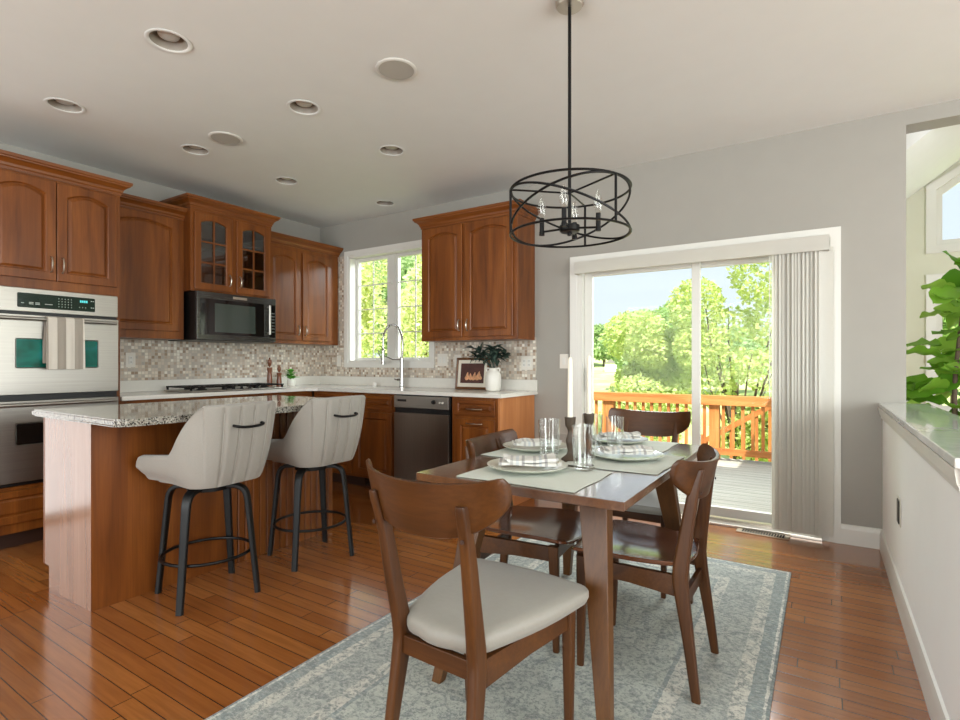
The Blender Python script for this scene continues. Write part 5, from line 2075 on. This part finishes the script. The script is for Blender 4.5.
while x < 0.2:
    if min(abs(x - p) for p in (-3.34, -2.69, -1.24, 0.15)) > 0.085:
        b = MB()
        b.box(x - 0.019, x + 0.019, RYL - 0.064, RYL - 0.026, -0.02, 0.72, 0.003)
        b.o('baluster', 'pine', rail)
    x += 0.118
srl = thing('stair_railing', 'sloping wooden stair handrail beyond the deck railing', 'railing', (0, 0, 0))
b = MB()
b.loft([[Vector((x_, y_, z_ + dz_)) for y_, dz_ in ((8.7, 0), (8.79, 0), (8.79, 0.09), (8.7, 0.09))] for x_, z_ in ((-1.6, -0.08), (-0.35, 0.72))], True, True)
b.o('handrail', 'pine_x', srl, smooth=0)
for k in range(7):
    xx = -1.5 + k * 0.17
    zt_ = lerp(-0.08, 0.72, (xx + 1.6) / 1.25)
    b = MB()
    b.box(xx - 0.02, xx + 0.02, 8.72, 8.76, zt_ - 0.75, zt_ + 0.012)
    b.o('baluster', 'pine', srl)
b = MB()
for xx in (-0.38, -1.62):
    b.box(xx - 0.06, xx + 0.06, 8.68, 8.80, -1.2, 0.9 if xx > -1 else 0.1)
    b.o('post', 'pine', srl)
    b = MB()
b.bm.free()

# rolling meadow
gv, gf = [], []
gx = np.linspace(-90, 60, 40)
gy = np.concatenate([np.linspace(4.0, 20, 12), np.linspace(24, 130, 24)])
gz = lambda x, y: -1.35 + 0.055 * max(0, y - 9) + 0.3 * math.sin(x * 0.11) * min(1, max(0, (y - 12) / 15)) - (0.0 if y < 70 else 0.03 * (y - 70))
for y in gy:
    for x_ in gx:
        gv.append((x_, y, gz(x_, y)))
nx = len(gx)
for j in range(len(gy) - 1):
    for i in range(nx - 1):
        a = j * nx + i
        gf.append((a, a + 1, a + nx + 1, a + nx))
g = arr_mesh('ground', gv, gf, 'grass', smooth=True)
struct(g)


def leafy(n, blobs, size, rg, flat=0.6):
    """n leaves as small folded quads scattered through ellipsoid shells"""
    V, F = [], []
    tot = sum(w for *_, w in blobs)
    for (c, r, w) in blobs:
        m = int(n * w / tot)
        for _ in range(m):
            while True:
                p = Vector((rg.uniform(-1, 1), rg.uniform(-1, 1), rg.uniform(-1, 1)))
                if 0.1 < p.length < 1:
                    break
            p = p.normalized() * (p.length ** 0.45)
            p = Vector((c[0] + p.x * r[0], c[1] + p.y * r[1], c[2] + p.z * r[2]))
            d = Vector((rg.gauss(0, 1), rg.gauss(0, 1), rg.gauss(0, 0.7) - 0.3)).normalized()
            s = d.cross(Vector((rg.gauss(0, 1), rg.gauss(0, 1), rg.gauss(0, 1)))).normalized()
            L = size * rg.uniform(0.7, 1.4)
            k = len(V)
            V += [p, p + d * L * 0.5 + s * L * 0.3, p + d * L, p + d * L * 0.5 - s * L * 0.3]
            F.append((k, k + 1, k + 2, k + 3))
    return V, F


def tree(name, label, cat, loc, blobs, n, size, leaf, trunk=None, seed=1, branches=None, group=None):
    rg = random.Random(seed)
    t = thing(name, label, cat, loc, 0, group)
    b = MB()
    if trunk:
        b.tube(trunk[0], trunk[1], 8)
    for br_ in (branches or []):
        P = smooth_path(br_[0], 6)
        b.tube(P, [lerp(br_[1], br_[2], i / (len(P) - 1)) for i in range(len(P))], 6)
    if trunk or branches:
        b.o('trunk', 'bark', t, smooth=60)
    else:
        b.bm.free()
    V, F = leafy(n, blobs, size, rg)
    arr_mesh('foliage', V, F, leaf, t)
    return t


def blobs_ball(rg, c, r, k, spread=0.75, rel=0.5):
    out = []
    for _ in range(k):
        d = Vector((rg.gauss(0, 1), rg.gauss(0, 1), rg.gauss(0, 1))).normalized() * rg.uniform(0.3, 1) * spread
        s = rg.uniform(0.7, 1.2) * rel
        out.append(((c[0] + d.x * r[0], c[1] + d.y * r[1], c[2] + d.z * r[2]), (r[0] * s, r[1] * s, r[2] * s), 1.0))
    return out


T = random.Random(5)
at = lambda u, w: Vector((-0.5414 * w + (u - 480) / 533.33 * w * 0.8408, 0.8408 * w + (u - 480) / 533.33 * w * 0.5414, 0))
zv = lambda v, w: 1.2 + (363 - v) / 533.33 * w


def place(name, label, cat, u, w, v0, v1, wu, n, size, leaf, seed, k=7, group=None, depth=1.0, trunk=True, branches=None):
    p = at(u, w)
    zlo, zhi = zv(v1, w), zv(v0, w)
    r = wu / 533.33 * w / 2
    ground = gz(p.x, p.y)
    rg = random.Random(seed)
    c = (0, 0, (zlo + zhi) / 2 - ground)
    bl = blobs_ball(rg, c, (r, r * depth, (zhi - zlo) / 2), k)
    tr = ([(0, 0, 0), (0.02 * r, 0, c[2] * 0.6), (0.05 * r, 0, c[2])], [0.06 * r, 0.05 * r, 0.03 * r]) if trunk else None
    return tree(name, label, cat, (p.x, p.y, ground), bl, n, size, leaf, tr, seed, branches)


place('shrub', 'bushy bright green shrub behind the deck railing, in the left pane', 'shrub', 645, 12.0, 318, 412, 92, 15000, 0.085, 'leaf_bright', 21, 9)
place('shrub', 'low light green shrub showing through the balusters below the left pane', 'shrub', 640, 10.0, 380, 480, 120, 9000, 0.085, 'leaf_bright', 22, 8)
place('tree', 'tall green tree rising behind the shrub beside the door mullion', 'tree', 668, 20.0, 282, 370, 72, 13000, 0.13, 'leaf_mid', 23, 8)
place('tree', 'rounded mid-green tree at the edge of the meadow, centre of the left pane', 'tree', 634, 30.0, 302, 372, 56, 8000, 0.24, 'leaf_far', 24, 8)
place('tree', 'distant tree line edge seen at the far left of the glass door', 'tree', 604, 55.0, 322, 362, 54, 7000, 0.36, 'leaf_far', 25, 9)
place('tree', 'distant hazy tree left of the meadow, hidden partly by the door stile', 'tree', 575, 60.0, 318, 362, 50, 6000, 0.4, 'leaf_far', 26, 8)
# the open, many-branched tree in the right pane
p = at(742, 10.5)
g0 = gz(p.x, p.y)
brs = []
for k in range(11):
    a = T.uniform(0, 6.28)
    sp_x = T.uniform(0.3, 1.5) * (0.45 if math.cos(a) < -0.1 else 1)
    top = T.uniform(2.2, 4.0)
    brs.append(([(0.1 * math.cos(a), 0.1 * math.sin(a), 0.0), (sp_x * 0.35 * math.cos(a) - .1, sp_x * 0.35 * math.sin(a), top * 0.4), (sp_x * 0.8 * math.cos(a) - .2, sp_x * 0.7 * math.sin(a), top * 0.75), (sp_x * 1.1 * math.cos(a) - .2, sp_x * math.sin(a), top)], 0.035, 0.008))
bl = [((-0.85, 0.0, 3.55), (0.55, 0.6, 0.6), 1.1), ((-0.75, -0.2, 2.7), (0.5, 0.6, 0.5), 0.9), ((0.35, 0, 4.3), (0.6, 0.6, 0.8), 1.2), ((0.5, 0.3, 3.2), (0.5, 0.6, 0.5), 0.6), ((-0.2, 0.2, 3.2), (0.5, 0.5, 0.35), 0.35), ((-0.7, 0, 1.9), (0.6, 0.6, 0.4), 0.6), ((0.4, 0, 2.3), (0.6, 0.6, 0.4), 0.55), ((-0.3, 0.1, 2.4), (0.7, 0.7, 0.4), 0.4)]
tree('tree', 'open multi-stemmed tree with bare branches showing, in the right pane', 'tree', (p.x, p.y, g0), bl, 8500, 0.09, 'leaf_bright', None, 31, brs)
place('shrub', 'low leafy shrub beyond the stair handrail', 'shrub', 745, 10.4, 385, 470, 80, 5000, 0.11, 'leaf_bright', 32, 8)
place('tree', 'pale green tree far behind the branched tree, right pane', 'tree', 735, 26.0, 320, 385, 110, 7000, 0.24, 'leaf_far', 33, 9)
place('tree', 'yellow-green tree filling the left casement of the sink window', 'tree', 352, 13.0, 215, 400, 95, 7500, 0.11, 'leaf_yellow', 41, 12)
place('tree', 'yellow-green tree filling the right casement of the sink window', 'tree', 425, 11.5, 225, 400, 80, 6500, 0.10, 'leaf_yellow', 42, 12)
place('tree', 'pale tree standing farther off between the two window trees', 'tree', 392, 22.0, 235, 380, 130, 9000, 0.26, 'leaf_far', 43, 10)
place('tree', 'green garden tree outside the lower sunroom window', 'tree', 952, 13.0, 270, 420, 80, 6000, 0.16, 'leaf_mid', 44, 9)
sh = thing('shed', 'tiny pale shed far across the meadow', 'shed', tuple(at(610.5, 48) + Vector((0, 0, gz(*at(610.5, 48)[:2])))), R(20))
b = MB()
b.box(-0.5, 0.5, -0.5, 0.5, 0, 0.75)
b.o('walls', 'siding', sh, smooth=0)
b = MB()
b.prism([(-0.58, 0.751), (0.58, 0.751), (0, 1.1)], xz, -0.58, 0.58)
b.o('roof', 'roofing', sh, smooth=0)
